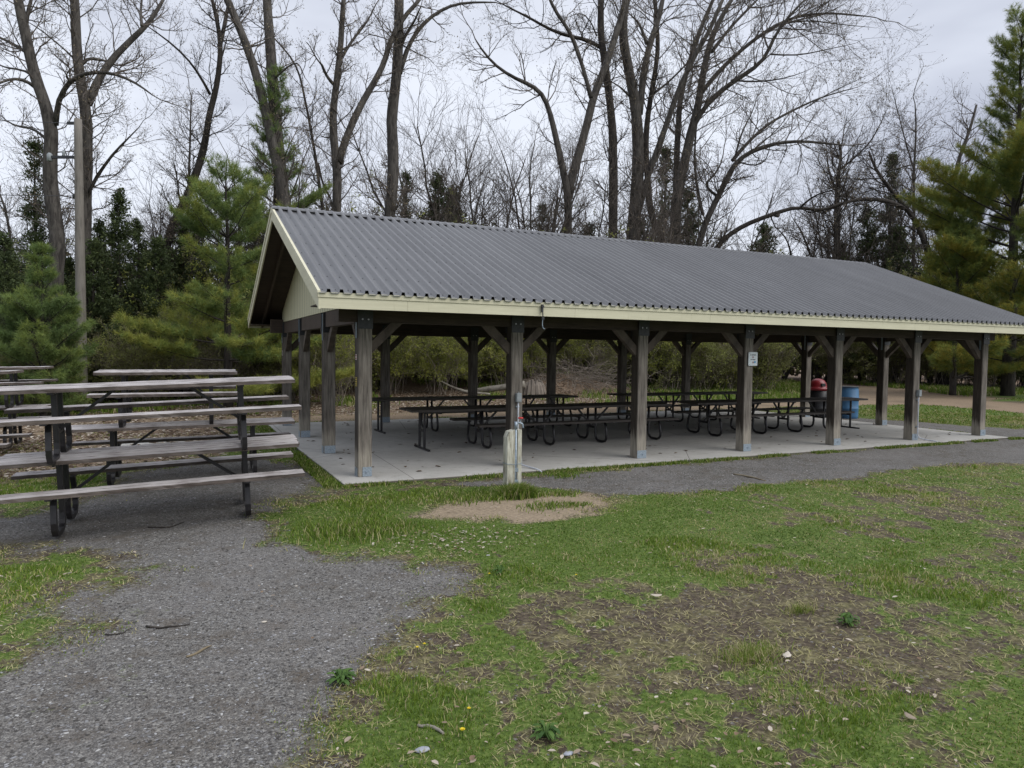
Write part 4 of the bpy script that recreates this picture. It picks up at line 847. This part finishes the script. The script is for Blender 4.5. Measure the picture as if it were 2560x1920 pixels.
traced_tree('pale slanting trunk seen through the tall right pine',28,[(c([(1380,1800),(1410,1250),(1435,950),(1465,740),(1520,600),(1550,480)]),.14,.04,0),(c([(1530,1050),(1600,900),(1680,780),(1740,650)]),.12,.05,1,1)],seed=18,tw=1.3,dens=2)
traced_tree('small pale spindly tree behind the right half of the ridge',25,[(c([(790,1750),(795,1200),(815,1050),(830,960)]),.05,.02,0),(c([(795,1195),(740,1060),(700,1000)]),.045,.012,.5),(c([(700,1195),(680,1100),(620,1040)]),.04,.01,-.5)],seed=19,tw=1.0,dens=3)
traced_tree('thin bare tree at the far left edge behind the thick kinked tree',25,[(a([(40,1800),(45,1100),(20,900),(-10,820)]),.09,.03,0),(a([(700,1800),(790,900),(800,600),(805,400)]),.09,.02,1)],seed=20,tw=1.4,dens=2.4)

# random bare saplings (shared variants)
def sapling(h,seed,spread=.5,n=4,kids=4):
    t=empty('bare_sapling'); m=MB(); tg=Twigs()
    for k in range(n):
        an=random.uniform(0,6.28); l=h*random.uniform(.7,1); d=np.array([math.cos(an)*spread*random.random(),math.sin(an)*spread*random.random(),1.])
        P=[np.array([random.uniform(-.15,.15),random.uniform(-.15,.15),-.1])]; nn=14; dd=d/np.linalg.norm(d)
        for q in range(nn): dd=dd+RNG.normal(size=3)*.09+np.array([0,0,.06]); dd/=np.linalg.norm(dd); P.append(P[-1]+dd*l/nn)
        P=np.array(P); rr=np.linspace(.05,.012,len(P))*(h/6); m.tube(P,rr,6)
        for q in range(int(h*3.2)):
            i=random.randint(4,nn-1); ax=P[i+1]-P[i]; ax/=np.linalg.norm(ax); v=rnd_dir(); v-=ax*(v@ax); v/=np.linalg.norm(v); tg.grow(P[i],ax*.8+v*.75,h*random.uniform(.16,.3)*(1.2-i/nn*.5),rr[i]*.5,0,2,kids=kids)
        tg.grow(P[-1],dd,h*.2,.01,0,2,kids=kids)
    m.build('trunk',MT['bark'],t,smooth=True); tg.mesh('crown',MT['twig'],t,(0,0,0)); return t
SAP=[sapling(6.5,1,.6,4),sapling(7.5,2,.45,3),sapling(5.5,3,.8,5),sapling(8,4,.3,2)]
used=set()
def put(protos,k,x,y,s,rz,label,cat,group,z=None):
    o=protos[k]
    if id(o) in used: o=copy_tree(o)
    used.add(id(protos[k])); o.location=(x,y,float(gz(np.array([x]),np.array([y]))[0]) if z is None else z); o.scale=(s,s,s); o.rotation_euler=(0,0,rz); tag(o,label,cat,group); return o
rs=random.Random(3)
for (px_,D,hp) in [(985,24,350),(1050,26,250),(1100,25,200),(1150,24,180),(1205,25,220),(1265,27,260),(1320,26,250),(1380,28,280),(1450,29,330),(1500,28,380),(1560,29,400),(1640,30,370),(1700,30,400),(1790,27,360),(1850,28,450),(1950,29,420),(2120,30,260),(2190,28,350),(2330,30,250),(2050,31,330),
    (880,26,380),(930,27,390),(850,25,430),(760,26,330),(640,27,260),(560,26,330),(470,25,300),(430,27,420),(380,26,400),(250,26,430),(130,26,340),(60,25,440),(20,27,420)]:
    D=max(D,Dmin(px_)+1+rs.random()*4); p=at(px_,900,D); h=(hz(px_)-hp)/CF*D+1.7; k=rs.randrange(4)
    wh='left of the utility pole' if px_<200 else 'between the utility pole and the roof peak' if px_<700 else 'behind the lone straight trunk over the roof' if px_<1000 else 'in the dense thicket left of the low forked tree' if px_<1300 else 'among the big trunks over mid roof' if px_<1750 else 'under the long arching limb at the right' if px_<2150 else 'beside the tall right pine'
    put(SAP,k,p[0],p[1],h/[7.6,8.6,6.6,9.0][k],rs.uniform(0,6.28),'thin bare sapling '+wh,'sapling','thin bare saplings '+wh)

# ---- conifers
def needle_tufts(P,Dr,per,ln,wd,spread,tb,name,mat,parent):
    n=len(P)*per; B=np.repeat(np.asarray(P),per,0); D_=np.repeat(np.asarray(Dr),per,0); t=RNG.random(n)
    B=B+D_*(t*ln*.9)[:,None]; d=D_*.8+RNG.normal(size=(n,3))*spread; d/=np.linalg.norm(d,axis=1)[:,None]
    e=np.cross(d,RNG.normal(size=(n,3))); e/=np.linalg.norm(e,axis=1)[:,None]; l=(ln*(.7+.6*RNG.random(n)))[:,None]
    V=np.stack([B-e*wd/2,B+e*wd/2,B+d*l],1).reshape(-1,3)
    T=np.repeat(np.clip(np.repeat(np.asarray(tb),per)+RNG.normal(size=n)*.1,0,1),3)
    return mesh_np(name,V,np.arange(n*3).reshape(-1,3),mat,parent,tint=T)
def pine(h,rad,z0,mat,layer=.45,per=26,ln=.13,wd=.009,dens=1.,sparse=0,droop=0,yel=.0,pw=.75,name='white_pine'):
    t=empty(name); m=MB(); nn=14; P=np.array([(math.sin(k*.7)*.03*k/nn,math.cos(k)*.03*k/nn,-.15+(h+.15)*k/nn) for k in range(nn+1)]); m.tube(P,np.linspace(.016*h+.03,.012,nn+1),9)
    tp=[];td=[];tb=[]; tg=Twigs(); z=z0
    while z<h-.15:
        f=(z-z0)/(h-z0); R_=rad*(1-f)**pw*(.75+.25*math.sin(f*9+h)); R_=max(R_,.18); nb=6 if f<.85 else 5; a0=random.uniform(0,6.28)
        for q in range(nb):
            if random.random()<sparse: continue
            an=a0+q*6.283/nb+random.uniform(-.3,.3); l=R_*random.uniform(.65,1.1); el_=.15+.7*f-droop*(1-f)+random.uniform(-.1,.1)
            d=np.array([math.cos(an)*math.cos(el_),math.sin(an)*math.cos(el_),math.sin(el_)]); npt=6; Q=[np.array([0,0,z])]; dd=d.copy(); layer_t=random.uniform(-.14,.14)
            for k in range(npt-1): dd=dd+np.array([0,0,.07])+RNG.normal(size=3)*.05; dd/=np.linalg.norm(dd); Q.append(Q[-1]+dd*l/(npt-1))
            Q=np.array(Q); tg.segs.append((Q,np.linspace(.012+.008*l,.004,npt),5))
            ns=max(3,int(l*8*dens)); side=np.array([-math.sin(an),math.cos(an),0])
            for k in range(ns):
                g=.28+.72*(k+random.random())/ns; i=min(int(g*(npt-1)),npt-2); p=Q[i]+(Q[i+1]-Q[i])*(g*(npt-1)-i); sl=(1.15-g)*l*.42*random.uniform(.5,1.1)+.06
                for s_ in(-1,1):
                    e=dd*.6+side*s_*.8+np.array([0,0,random.uniform(-.1,.25)]); e/=np.linalg.norm(e); nt_=max(1,int(sl/.11)); tg.segs.append((np.array([p,p+e*sl*.4,p+e*sl*.7,p+e*sl]),np.array([.004,.003,.003,.002]),3))
                    for w_ in range(nt_): 
                        pp=p+e*sl*(w_+1)/nt_+RNG.normal(size=3)*.02; u=e*.7+np.array([0,0,.35])+RNG.normal(size=3)*.25; tp.append(pp); td.append(u/np.linalg.norm(u)); tb.append(.25+.35*g+layer_t+yel*random.random()*(1.2-f))
            tp.append(Q[-1]);td.append(dd);tb.append(.6)
        z+=layer*random.uniform(.75,1.2)*(1-.4*f)
    tp.append(np.array([0,0,h-.05]));td.append(np.array([0,0,1.]));tb.append(.5)
    m.build('trunk',MT['bark_dark'],t,smooth=True); br=tg.mesh('branches',MT['bark_dark'],t,(0,0,0)); needle_tufts(tp,td,per,ln,wd,.75,tb,'crown',mat,t); return t
def cedar(h,rad,dens=1.,name='cedar_tree'):
    t=empty(name); m=MB(); P=np.array([(0,0,-.15+(h+.1)*k/8) for k in range(9)]); m.tube(P,np.linspace(.014*h+.02,.01,9),7); m.build('trunk',MT['bark_dark'],t,smooth=True)
    n=int(170*h*dens*rad); tp=[];td=[];tb=[]; tg=Twigs()
    nb=int(17*h*dens)
    for k in range(nb):
        f=random.random()**.85; z=.25+(h-.35)*f; prof=(1-f)**.95*(.7+.3*math.sin(f*17+h*3)**2); l=rad*1.15*prof*random.choice([.45,.8,1.,1.25])*random.uniform(.85,1.15)+.12; an=random.uniform(0,6.283)
        d=np.array([math.cos(an),math.sin(an),.35+.5*f+random.uniform(-.25,.25)]); d/=np.linalg.norm(d); Q=np.array([np.array([0,0,z])+d*l*g for g in (0,.35,.7,1)]); tg.segs.append((Q,np.array([.012,.008,.005,.003]),3))
        bt=random.uniform(.1,.5)
        for q in range(int(9*l*dens)+3):
            g=random.uniform(.25,1.05); p=np.array([0,0,z])+d*l*g+RNG.normal(size=3)*.06*(1+.5*l); u=d+RNG.normal(size=3)*.5+np.array([0,0,.3]); tp.append(p); td.append(u/np.linalg.norm(u)); tb.append(bt+.3*g)
    tg.mesh('branches',MT['bark_dark'],t,(0,0,0))
    P=np.array(tp);Dd=np.array(td); per=13; n=len(P)*per; B=np.repeat(P,per,0)+RNG.normal(size=(n,3))*.045; d=np.repeat(Dd,per,0)+RNG.normal(size=(n,3))*.55; d/=np.linalg.norm(d,axis=1)[:,None]
    e=np.cross(d,RNG.normal(size=(n,3))); e/=np.linalg.norm(e,axis=1)[:,None]; l=(.05+.07*RNG.random(n))[:,None]; wv=l*.22
    V=np.stack([B,B+d*l*.5+e*wv,B+d*l,B+d*l*.5-e*wv],1).reshape(-1,3); T=np.repeat(np.clip(np.repeat(tb,per)+RNG.normal(size=n)*.15,0,1),4)
    mesh_np('crown',V,np.arange(n*4).reshape(-1,4),MT['cedar'],t,tint=T); return t
def spot(px_,D): p=at(px_,900,D); return float(p[0]),float(p[1])
def setp(o,px_,D,label,cat,s=1,rz=0,group=None,lift=0):
    x_,y_=spot(px_,D); o.location=(x_,y_,float(gz(np.array([x_]),np.array([y_]))[0])+lift); o.scale=(s,s,s) ; o.rotation_euler=(0,0,rz); tag(o,label,cat,group); return o
hh=lambda px_,top,D:(hz(px_)-top)/CF*D+1.75
setp(pine(hh(108,620,18),2.1,.15,MT['pine'],.42,46,.15,.009,1.3,sparse=.08),108,18,'young bright green pine at the left in front of the utility pole','pine tree')
setp(pine(hh(690,190,25),3.9,2.4,MT['pine'],.8,30,.19,.011,.85,sparse=.42,droop=.1,yel=.2),690,25,'tall feathery green pine around the two stemmed tree by the roof peak','pine tree',rz=1)
setp(pine(hh(560,410,21),4.3,.7,MT['pine'],.62,34,.18,.010,1.1,droop=.3,yel=.6,sparse=.36),570,21,'broad drooping pine with yellow green boughs left of the pavilion gable','pine tree',rz=2)
setp(pine(hh(2522,60,33),6.9,1.6,MT['pine_y'],.82,30,.22,.013,.62,sparse=.28,yel=.6,droop=.05,pw=.58),2522,33,'tall layered pine with yellowing boughs at the right edge','pine tree',rz=.5)
setp(pine(hh(2385,570,34),4.4,.8,MT['pine_y'],.7,30,.22,.013,.75,sparse=.2,yel=.5),2385,33,'lower pine with golden tipped boughs behind the right roof slope','pine tree',rz=1.5)
CED=[cedar(6.5,1.5,1.15),cedar(8,.85,1.0),cedar(5.2,1.6,1.25)]
GC='dark cedars standing in the wood edge'
cl=[(40,21,640,2,None),(170,22,650,2,None),(255,22,560,0,None),(350,22,560,0,None),(430,22,640,2,None),(500,24,600,2,None),(640,26,520,0,None),(300,21,480,0,'pointed dark cedar between the pole and the leaning tree'),(95,23,370,1,'narrow ragged dark spire left of the thick kinked tree'),(15,19,575,2,'dark bushy cedar at the left edge above the stacked tables'),(-60,20,590,2,None),(235,20,600,2,'dark cedar just right of the utility pole foot'),(395,20,600,2,'dark rounded cedar under the leaning tree'),(460,22,560,0,'dark cedar left of the drooping pine'),
 (1014,26,484,1,'small dark cedar top peeking over the roof beside the straight trunk'),(1093,25,476,0,'dark cedar behind the roof at the left foot of the thicket'),(1130,27,520,2,None),(1898,27,564,2,'round cedar top above the right half of the ridge'),(2158,26,515,0,'tallest dark cedar right of the ridge end'),(2240,26,570,2,'broad dark cedar beyond the ridge end'),(2088,27,612,2,'low dark cedar touching the ridge end'),(2213,30,396,1,'narrow grey green spire left of the tall right pine'),
 (1654,31,380,1,'thin spire seen between the black trunk and spreading tree'),(1712,29,470,0,'dark cedar hidden behind the spreading tree'),(1470,30,600,2,None),(1350,29,560,1,None),(1590,30,560,2,None)]
for k_,D in ((2300,29),(2370,32),(2440,30),(2500,33),(2560,29),(2620,31),(2700,28),(2150,33),(2230,34),(2050,34),(1960,33)): cl.append((k_,D,640+(k_%7)*12,2 if k_%2 else 0,None))
for (px_,D,top,k,lb) in cl:
    D=max(D,Dmin(max(0,min(px_,2560)))+(D-23)*.7+1); s=hh(px_,top,D)/[6.5,8,5.2][k]; x_,y_=spot(px_,D); put(CED,k,x_,y_,s,rs.uniform(0,6.28),lb or ('dark cedar in the shade left of the roof' if px_<700 else 'dark cedar low behind the middle of the roof' if px_<1800 else 'dark cedar in the deep wood beyond the track'),'cedar tree',GC)

# ---- undergrowth shrubs
def shrub(h,rad,leafmat,nleaf,nstem=10,ls=.03,lo=.0):
    t=empty('shrub'); tg=Twigs()
    for k in range(nstem):
        an=random.uniform(0,6.283); d=np.array([math.cos(an)*rad/h*random.uniform(.2,1.),math.sin(an)*rad/h*random.uniform(.2,1.),1.]); tg.grow(np.array([random.uniform(-.3,.3)*rad,random.uniform(-.3,.3)*rad,-.05]),d,h*random.uniform(.6,1.05),.014,0,2,up=.1,kids=5)
    tg.mesh('stems',MT['brush'],t,(0,0,0)); P=np.array([q[0] for q in tg.tips]+[s_[0][k] for s_ in tg.segs if len(s_[0])<6 for k in (1,2,3)]); P=P[RNG.integers(0,len(P),nleaf)]+RNG.normal(size=(nleaf,3))*.06
    P=P[P[:,2]>lo]; n=len(P); d=RNG.normal(size=(n,3)); d/=np.linalg.norm(d,axis=1)[:,None]; e=np.cross(d,RNG.normal(size=(n,3))); e/=np.linalg.norm(e,axis=1)[:,None]; s=(ls*(.5+RNG.random(n)))[:,None]
    V=np.stack([P-d*s,P+e*s*.45,P+d*s,P-e*s*.45],1).reshape(-1,3); cl_=vn(P[:,0]*2,P[:,2]*2,1)
    mesh_np('foliage',V,np.arange(n*4).reshape(-1,4),leafmat,t,tint=np.repeat(np.clip(cl_*.8+RNG.random(n)*.3,0,1),4)); return t
SH=[shrub(3.1,1.5,MT['leafyg'],10000,12,.034),shrub(2.9,1.6,MT['leafdk'],12000,13,.04),shrub(2.0,1.5,MT['leafdk'],2600,18),shrub(4.2,1.7,MT['leafdk'],13000,13,.045)]
inst={0:[],1:[],2:[],3:[]}
where=lambda x_: 'left of the pavilion' if x_<-1 else ('behind the left half of the pavilion' if x_<5 else ('behind the middle of the pavilion' if x_<12 else 'by the dirt track beyond the pavilion'))
kinds={0:('leafy yellow green shrub %s','leafy_shrub'),2:('bare tangled brush %s','bare_shrub')}
def sh(k,x_,y_,s_):
    if k in kinds and y_<18:
        kd=kinds[k]; wh=where(x_); put(SH,k,x_,y_,s_,rs.uniform(0,6.28),kd[0]%wh,'shrub',('yellow green shrubs ' if k==0 else 'bare brush ')+wh)
    else: inst[k].append((x_,y_,s_,rs.uniform(0,6.28)))
def row(p0,p1,n,ks,smin,smax,j=.7):
    for q in range(n):
        f=(q+rs.random())/n; sh(rs.choice(ks),p0[0]+(p1[0]-p0[0])*f+rs.uniform(-j,j),p0[1]+(p1[1]-p0[1])*f+rs.uniform(-j,j),rs.uniform(smin,smax))
row((-10,13.6),(-4,13.6),6,[0,2,1],.5,.75); row((-4,14.6),(3.4,15.),8,[0,2,1,2],.6,.95); row((4.5,17.6),(16,17.9),12,[0,0,0,1,2],.7,1.0,.5); row((17,16.9),(21,16.6),4,[1,1,0],.9,1.15,.4); row((21.5,16.2),(24.2,16.4),4,[0,0,1],.9,1.15,.5)
row((-11,16),(-2,17),10,[1,2,1],.6,.85); row((-2,17),(4,18),9,[0,3,1,1],.9,1.2)
row((4,20),(24,19.2),20,[1,3,0,1],1.,1.3); row((-12,20),(4,21),14,[3,1,3],.8,1.2); row((4,22.5),(26,23),22,[3,1,3],1.1,1.5)
row((36,22),(47,5),26,[1,3,1],.9,1.4); row((39,27),(54,4),30,[3,1],1.3,1.9); row((27,24),(36,33),14,[0,3,1],1.,1.5); row((25,20),(31,26),9,[0,1],1.,1.4)
def bake(name,part,ks,mat,tint):
    VV=[];FF=[];TT=[];n0=0
    for k in ks:
        ch=[c_ for c_ in SH[k].children if c_.name.startswith(part)][0].data; nv=len(ch.vertices); A=np.empty(nv*3,np.float32); ch.vertices.foreach_get('co',A); A=A.reshape(-1,3)
        fi=np.empty(len(ch.loops),np.int32); ch.loops.foreach_get('vertex_index',fi); fi=fi.reshape(-1,4)
        tt=np.zeros(nv,np.float32)
        if tint: ch.attributes['tint'].data.foreach_get('value',tt)
        for x_,y_,s_,a_ in inst[k]:
            B=A*s_; ca,sa=math.cos(a_),math.sin(a_); VV.append(np.stack([B[:,0]*ca-B[:,1]*sa+x_,B[:,0]*sa+B[:,1]*ca+y_,B[:,2]+float(gz(np.array([x_]),np.array([y_]))[0])],1)); FF.append(fi+n0); n0+=nv; TT.append(tt)
    o=mesh_np(name,np.concatenate(VV),np.concatenate(FF),mat,tint=np.concatenate(TT) if tint else None); tag(o,kind='stuff'); return o
bake('undergrowth_leaves','foliage',[1,3],MT['leafdk'],True); bake('undergrowth_stems','stems',[1,3],MT['brush'],False)
if inst[0]: bake('far_yellow_undergrowth','foliage',[0],MT['leafyg'],True)
for k in (1,3):
    for ch in list(SH[k].children): bpy.data.objects.remove(ch)
    bpy.data.objects.remove(SH[k])

# deep wood as one mass
n=26000; u=RNG.random(n); xw=-16+86*u; yw=25+RNG.random(n)*7+np.clip(xw-24,0,100)*-.28; yw=np.where(xw>24,yw+6+RNG.random(n)*3,yw); zw=RNG.random(n)**1.3*(4.2+2.2*vn(xw,yw,.35)); zw=zw+.3
d=RNG.normal(size=(n,3)); d/=np.linalg.norm(d,axis=1)[:,None]; e=np.cross(d,RNG.normal(size=(n,3))); e/=np.linalg.norm(e,axis=1)[:,None]; P=np.stack([xw,yw,zw],1); s=(.14+.16*RNG.random(n))[:,None]
V=np.stack([P-d*s,P+e*s*.5,P+d*s,P-e*s*.5],1).reshape(-1,3); o=mesh_np('distant_undergrowth',V,np.arange(n*4).reshape(-1,4),MT['leafdk'],tint=np.repeat(RNG.random(n)*.6,4)); tag(o,kind='stuff')

# ------------------------------------------------------------ log, stump, sticks, stones, weeds
def ptube(name,pts,r,mat,label,cat,k=7,h=None):
    P=np.array(pts,float); Q=wob(P,max(8,len(P)*4),.004,int(abs(P[0][0])*100)%97); rr=np.interp(np.linspace(0,1,len(Q)),np.linspace(0,1,len(r)),r); m=MB(); m.tube(Q,rr*(1+RNG.normal(size=len(Q))*.05),k); o=m.build(name,MT[mat],smooth=True,origin=tuple(P[0])); tag(o,label,cat); return o
MT['deadwood']=wood('bleached_deadwood',[(.35,(.06,.05,.04)),(.65,(.22,.2,.165))],stretch=(3,3,3))
ptube('fallen_log',[at(1160,981,28.6),at(1230,972,28.2),at(1312,960,28)],[.10,.125,.14],'deadwood','thick fallen log lying behind the pavilion beside the stump','log',12)
ptube('fallen_branch',[at(1100,952,27.4),at(1135,970,27.2),at(1170,981,27),at(1225,986,26.8)],[.03,.05,.06,.04],'deadwood','pale bent fallen branch lying left of the fallen log','branch')
sp=at(1334,975,28.6); t=empty('tree_stump',tuple(sp)); t.location.z=.05; t.scale=(1.3,1.3,1.3); tag(t,'splintered grey tree stump behind the pavilion','stump')
m=MB(); 
for k in range(15):
    an=k*6.283/15; r0=.26; P=[(math.cos(an)*r0*1.3,math.sin(an)*r0*1.3,-.05),(math.cos(an)*r0,math.sin(an)*r0,.25),(math.cos(an)*r0*.8+random.uniform(-.04,.04),math.sin(an)*r0*.8,random.uniform(.3,.5))]; m.tube(P,[.09,.08,.03],6)
m.build('trunk',MT['brush'],t)
def gp(x_,y_,dz=.0): p=on(x_,y_,-.085); p[2]=float(gz(np.array([p[0]]),np.array([p[1]]))[0])+dz; return p
for nm,pts,r,mt,lb in [('stick',[(365,1573),(400,1577),(440,1572),(474,1566)],[.007,.006,.003],'bark_dark','thin dark stick lying on gravel, longest one left of the pale chip'),
  ('stick',[(263,1596),(290,1596),(310,1592),(330,1581)],[.004,.004,.002],'bark_dark','thin curved dark twig on gravel nearest the left grass'),
  ('stick',[(466,1651),(495,1640),(527,1624)],[.006,.008,.004],'bud','straight tan stick lying on the gravel'),
  ('stick',[(1044,1824),(1075,1828),(1090,1832),(1108,1846)],[.007,.009,.006],'deadwood','short bleached forked twig at the bottom of the grass'),
  ('stick',[(370,1324),(420,1326),(463,1312)],[.006,.006,.003],'bark_dark','dark curved twig on gravel in front of the nearest stacked table'),
  ('stick',[(1833,1189),(1870,1195),(1913,1206)],[.01,.012,.008],'bud','long straw coloured stick on the gravel strip before the pavilion'),
  ('stick',[(100,1270),(120,1278),(135,1282)],[.006,.006,.004],'deadwood','pale twig under the nearest table bench'),
  ('stick',[(820,1122),(850,1118),(872,1113)],[.008,.008,.005],'bark_dark','twig lying by the left edge of the concrete floor')]:
    ptube(nm,[gp(*q,.008) for q in pts],r,mt,lb,'stick',6)
def stone(x_,y_,s,lb,c1=(.36,.38,.42)):
    p=gp(x_,y_,.002); m=MB(); k=10; V=[];
    for ring,(rr,z_) in enumerate([(.8,0),(1,.25),(.75,.5),(.3,.6)]): V+=[(rr*s*1.2*math.cos(a_*.628)*random.uniform(.85,1.1),rr*s*.8*math.sin(a_*.628)*random.uniform(.85,1.1),z_*s*.6) for a_ in range(k)]
    m.add(V,[(q*k+j,q*k+(j+1)%k,(q+1)*k+(j+1)%k,(q+1)*k+j) for q in range(3) for j in range(k)]+[tuple(3*k+j for j in range(k))]); o=m.build('stone',simple('pale_stone',c1,tuple(v*.6 for v in c1),30,.8),smooth=True); o.location=p; tag(o,lb,'stone')
stone(1056,1884,.03,'largest pale blue stone at the bottom, below the yellow dandelion'); stone(1421,1893,.022,'small pale stone at the bottom, right of the dark rosette weed'); stone(660,1563,.017,'flat pale chip lying alone on the gravel',(.55,.5,.42)); stone(740,1470,.012,'small cream chip on gravel near the grass edge',(.5,.46,.4))
stone(1220,1392,.016,'white pebble in the grass right of the gravel tip',(.5,.5,.48))
def rosette(x_,y_,r_,n,lb,hgt=.04,nm='weed'):
    p=gp(x_,y_); t=empty(nm,tuple(p)); tag(t,lb,'weed'); V=[];F=[];T_=[]
    for k in range(n):
        an=random.uniform(0,6.283); l=r_*random.uniform(.5,1.1); wv=l*.13; u=np.array([math.cos(an),math.sin(an),0]); s=np.array([-math.sin(an),math.cos(an),0]); h_=hgt*random.uniform(.5,1.6); b=len(V); tt_=random.random()
        V+=[u*0,u*l*.45+s*wv+np.array([0,0,h_]),u*l*.5-s*wv+np.array([0,0,h_]),u*l*.85+s*wv*.9+np.array([0,0,h_*.9]),u*l*.85-s*wv*.9+np.array([0,0,h_*.9]),u*l+np.array([0,0,h_*.6])]
        F+=[(b,b+1,b+2),(b+1,b+3,b+2),(b+3,b+4,b+2),(b+3,b+5,b+4)]; T_+=[tt_]*6
    mesh_np('leaves',V,F,MT['weed'],t,tint=T_); return t
rosette(853,1713,.085,46,'leafy green weed alone at the gravel edge'); rosette(1365,1852,.075,40,'dark green rosette weed at the bottom centre'); rosette(2120,1567,.08,40,'spiky dark weed on the bare soil to the right',.05)
rosette(1250,1440,.06,24,'small leafy weed beside a dandelion near the gravel tip')
def dandelion(x_,y_,lb,s=1):
    p=gp(x_,y_); t=empty('dandelion',tuple(p)); tag(t,lb,'dandelion','yellow dandelions in the turf'); h_=.035*s
    m=MB(); m.tube([(0,0,0),(.003,0,h_)],.002,5); m.build('stem',MT['weed'],t)
    m=MB(); 
    for k in range(18):
        an=k*.349; 
        for rr,zz2 in ((.0095,.003),(.006,.006)): m.add([(0,0,h_),(rr*s*math.cos(an-.16),rr*s*math.sin(an-.16),h_+zz2),(rr*s*math.cos(an+.16),rr*s*math.sin(an+.16),h_+zz2)],[(0,1,2)])
    m.build('flower',MT['yellow'],t)
dandelion(1043,1637,'left yellow dandelion of the pair near the gravel edge'); dandelion(1061,1628,'right yellow dandelion of the pair near the gravel edge'); dandelion(1172,1796,'yellow dandelion in the small green patch near the bottom'); dandelion(1156,1856,'yellow dandelion nearest the bottom, above the pale stone',1.3); dandelion(1223,1450,'yellow dandelion near the leafy weed by the gravel tip')
dandelion(1440,1455,'lone yellow dandelion in the lush central grass')
for (x_,y_,r_,n_,hg,lb) in ((1870,1650,.16,700,.07,'pale shaggy grass clump on the bare soil right of centre'),(2000,1535,.08,260,.06,'small green grass clump above the bare soil')):
    p=gp(x_,y_); n=n_; V,Fb,T_=blades(RNG.normal(0,r_*.7,n),RNG.normal(0,r_*.35,n),np.zeros(n)-.005,hg*(.4+.8*RNG.random(n)),.0045,np.where(RNG.random(n)<.45,.8+.2*RNG.random(n),.4+.3*RNG.random(n)),1.4); o=mesh_np('grass_clump',V,Fb,MT['grass'],tint=T_); o.location=p; tag(o,lb,'grass clump')
# curled brown leaf by slab corner, two curled leaves on the turf
def big_leaf(x_,y_,s,t_,lb):
    p=gp(x_,y_,.012); V=[];n=9
    for k in range(n): 
        f=k/(n-1); wd=math.sin(f*math.pi)**.7*.45*(1+.25*(k%2)); V+=[((f-.5)*2*s,-wd*s,.25*s*abs(f-.5)+.22*s),((f-.5)*2*s,0,.02),((f-.5)*2*s,wd*s,.2*s)]
    F=[(k*3+j,k*3+j+1,(k+1)*3+j+1,(k+1)*3+j) for k in range(n-1) for j in(0,1)]; o=mesh_np('fallen_leaf',V,F,MT['leaf'],tint=[t_]*len(V)); o.location=p; o.rotation_euler=(0,0,random.uniform(0,6)); tag(o,lb,'leaf')
big_leaf(892,1228,.05,.18,'curled rusty brown leaf on the grass by the slab corner'); big_leaf(1967,1655,.045,.9,'pale crumpled leaf beside the shaggy grass clump'); big_leaf(2275,1810,.035,.6,'orange tan leaf in the lower right grass'); big_leaf(1640,1503,.04,.8,'crumpled pale leaf in the middle of the turf')
# small concrete pad under the second stack
q0=on(272,1112,-.06); m=MB(); m.bb(-3.2,-1.5,4.3,5.6,-.16,-.055); o=m.build('concrete_pad',MT['concrete']); tag(o,kind='structure')

# brush pile behind the pavilion
px_=(13.,16.6); t=empty('brush_pile',(px_[0],px_[1],float(gz(np.array([px_[0]]),np.array([px_[1]]))[0]))); tag(t,'brown heap of cut brush beyond the back tables beside the stump','brush pile'); tg=Twigs()
for k in range(150):
    an=random.uniform(0,6.283); r_=abs(random.gauss(0,1.1)); d=np.array([math.cos(an+random.gauss(0,1)),math.sin(an+random.gauss(0,1)),random.uniform(-.2,.5)]); tg.grow(np.array([math.cos(an)*r_*1.3,math.sin(an)*r_*.6,max(0,.8-r_*.5)*random.random()]),d,random.uniform(.6,1.7),.014,0,1,up=-.2,kids=5)
tg.mesh('brushwood',MT['brush'],t,(0,0,0))
# tell look-alikes apart by their order in the row
from collections import defaultdict
dd_=defaultdict(list)
for o in C.objects:
    if o.parent is None and 'label' in o: dd_[o['label']].append(o)
ordn=['leftmost','second','third','fourth','fifth','sixth','seventh','eighth','ninth','tenth','eleventh','twelfth']
for lb,os_ in dd_.items():
    if len(os_)<2: continue
    os_.sort(key=lambda o:((np.array(o.location)-CP)@_R)/((np.array(o.location)-CP)@_F))
    for k,o in enumerate(os_):
        if k<12: o['label']=lb+', '+(ordn[k] if k==0 else ordn[k]+' from left')
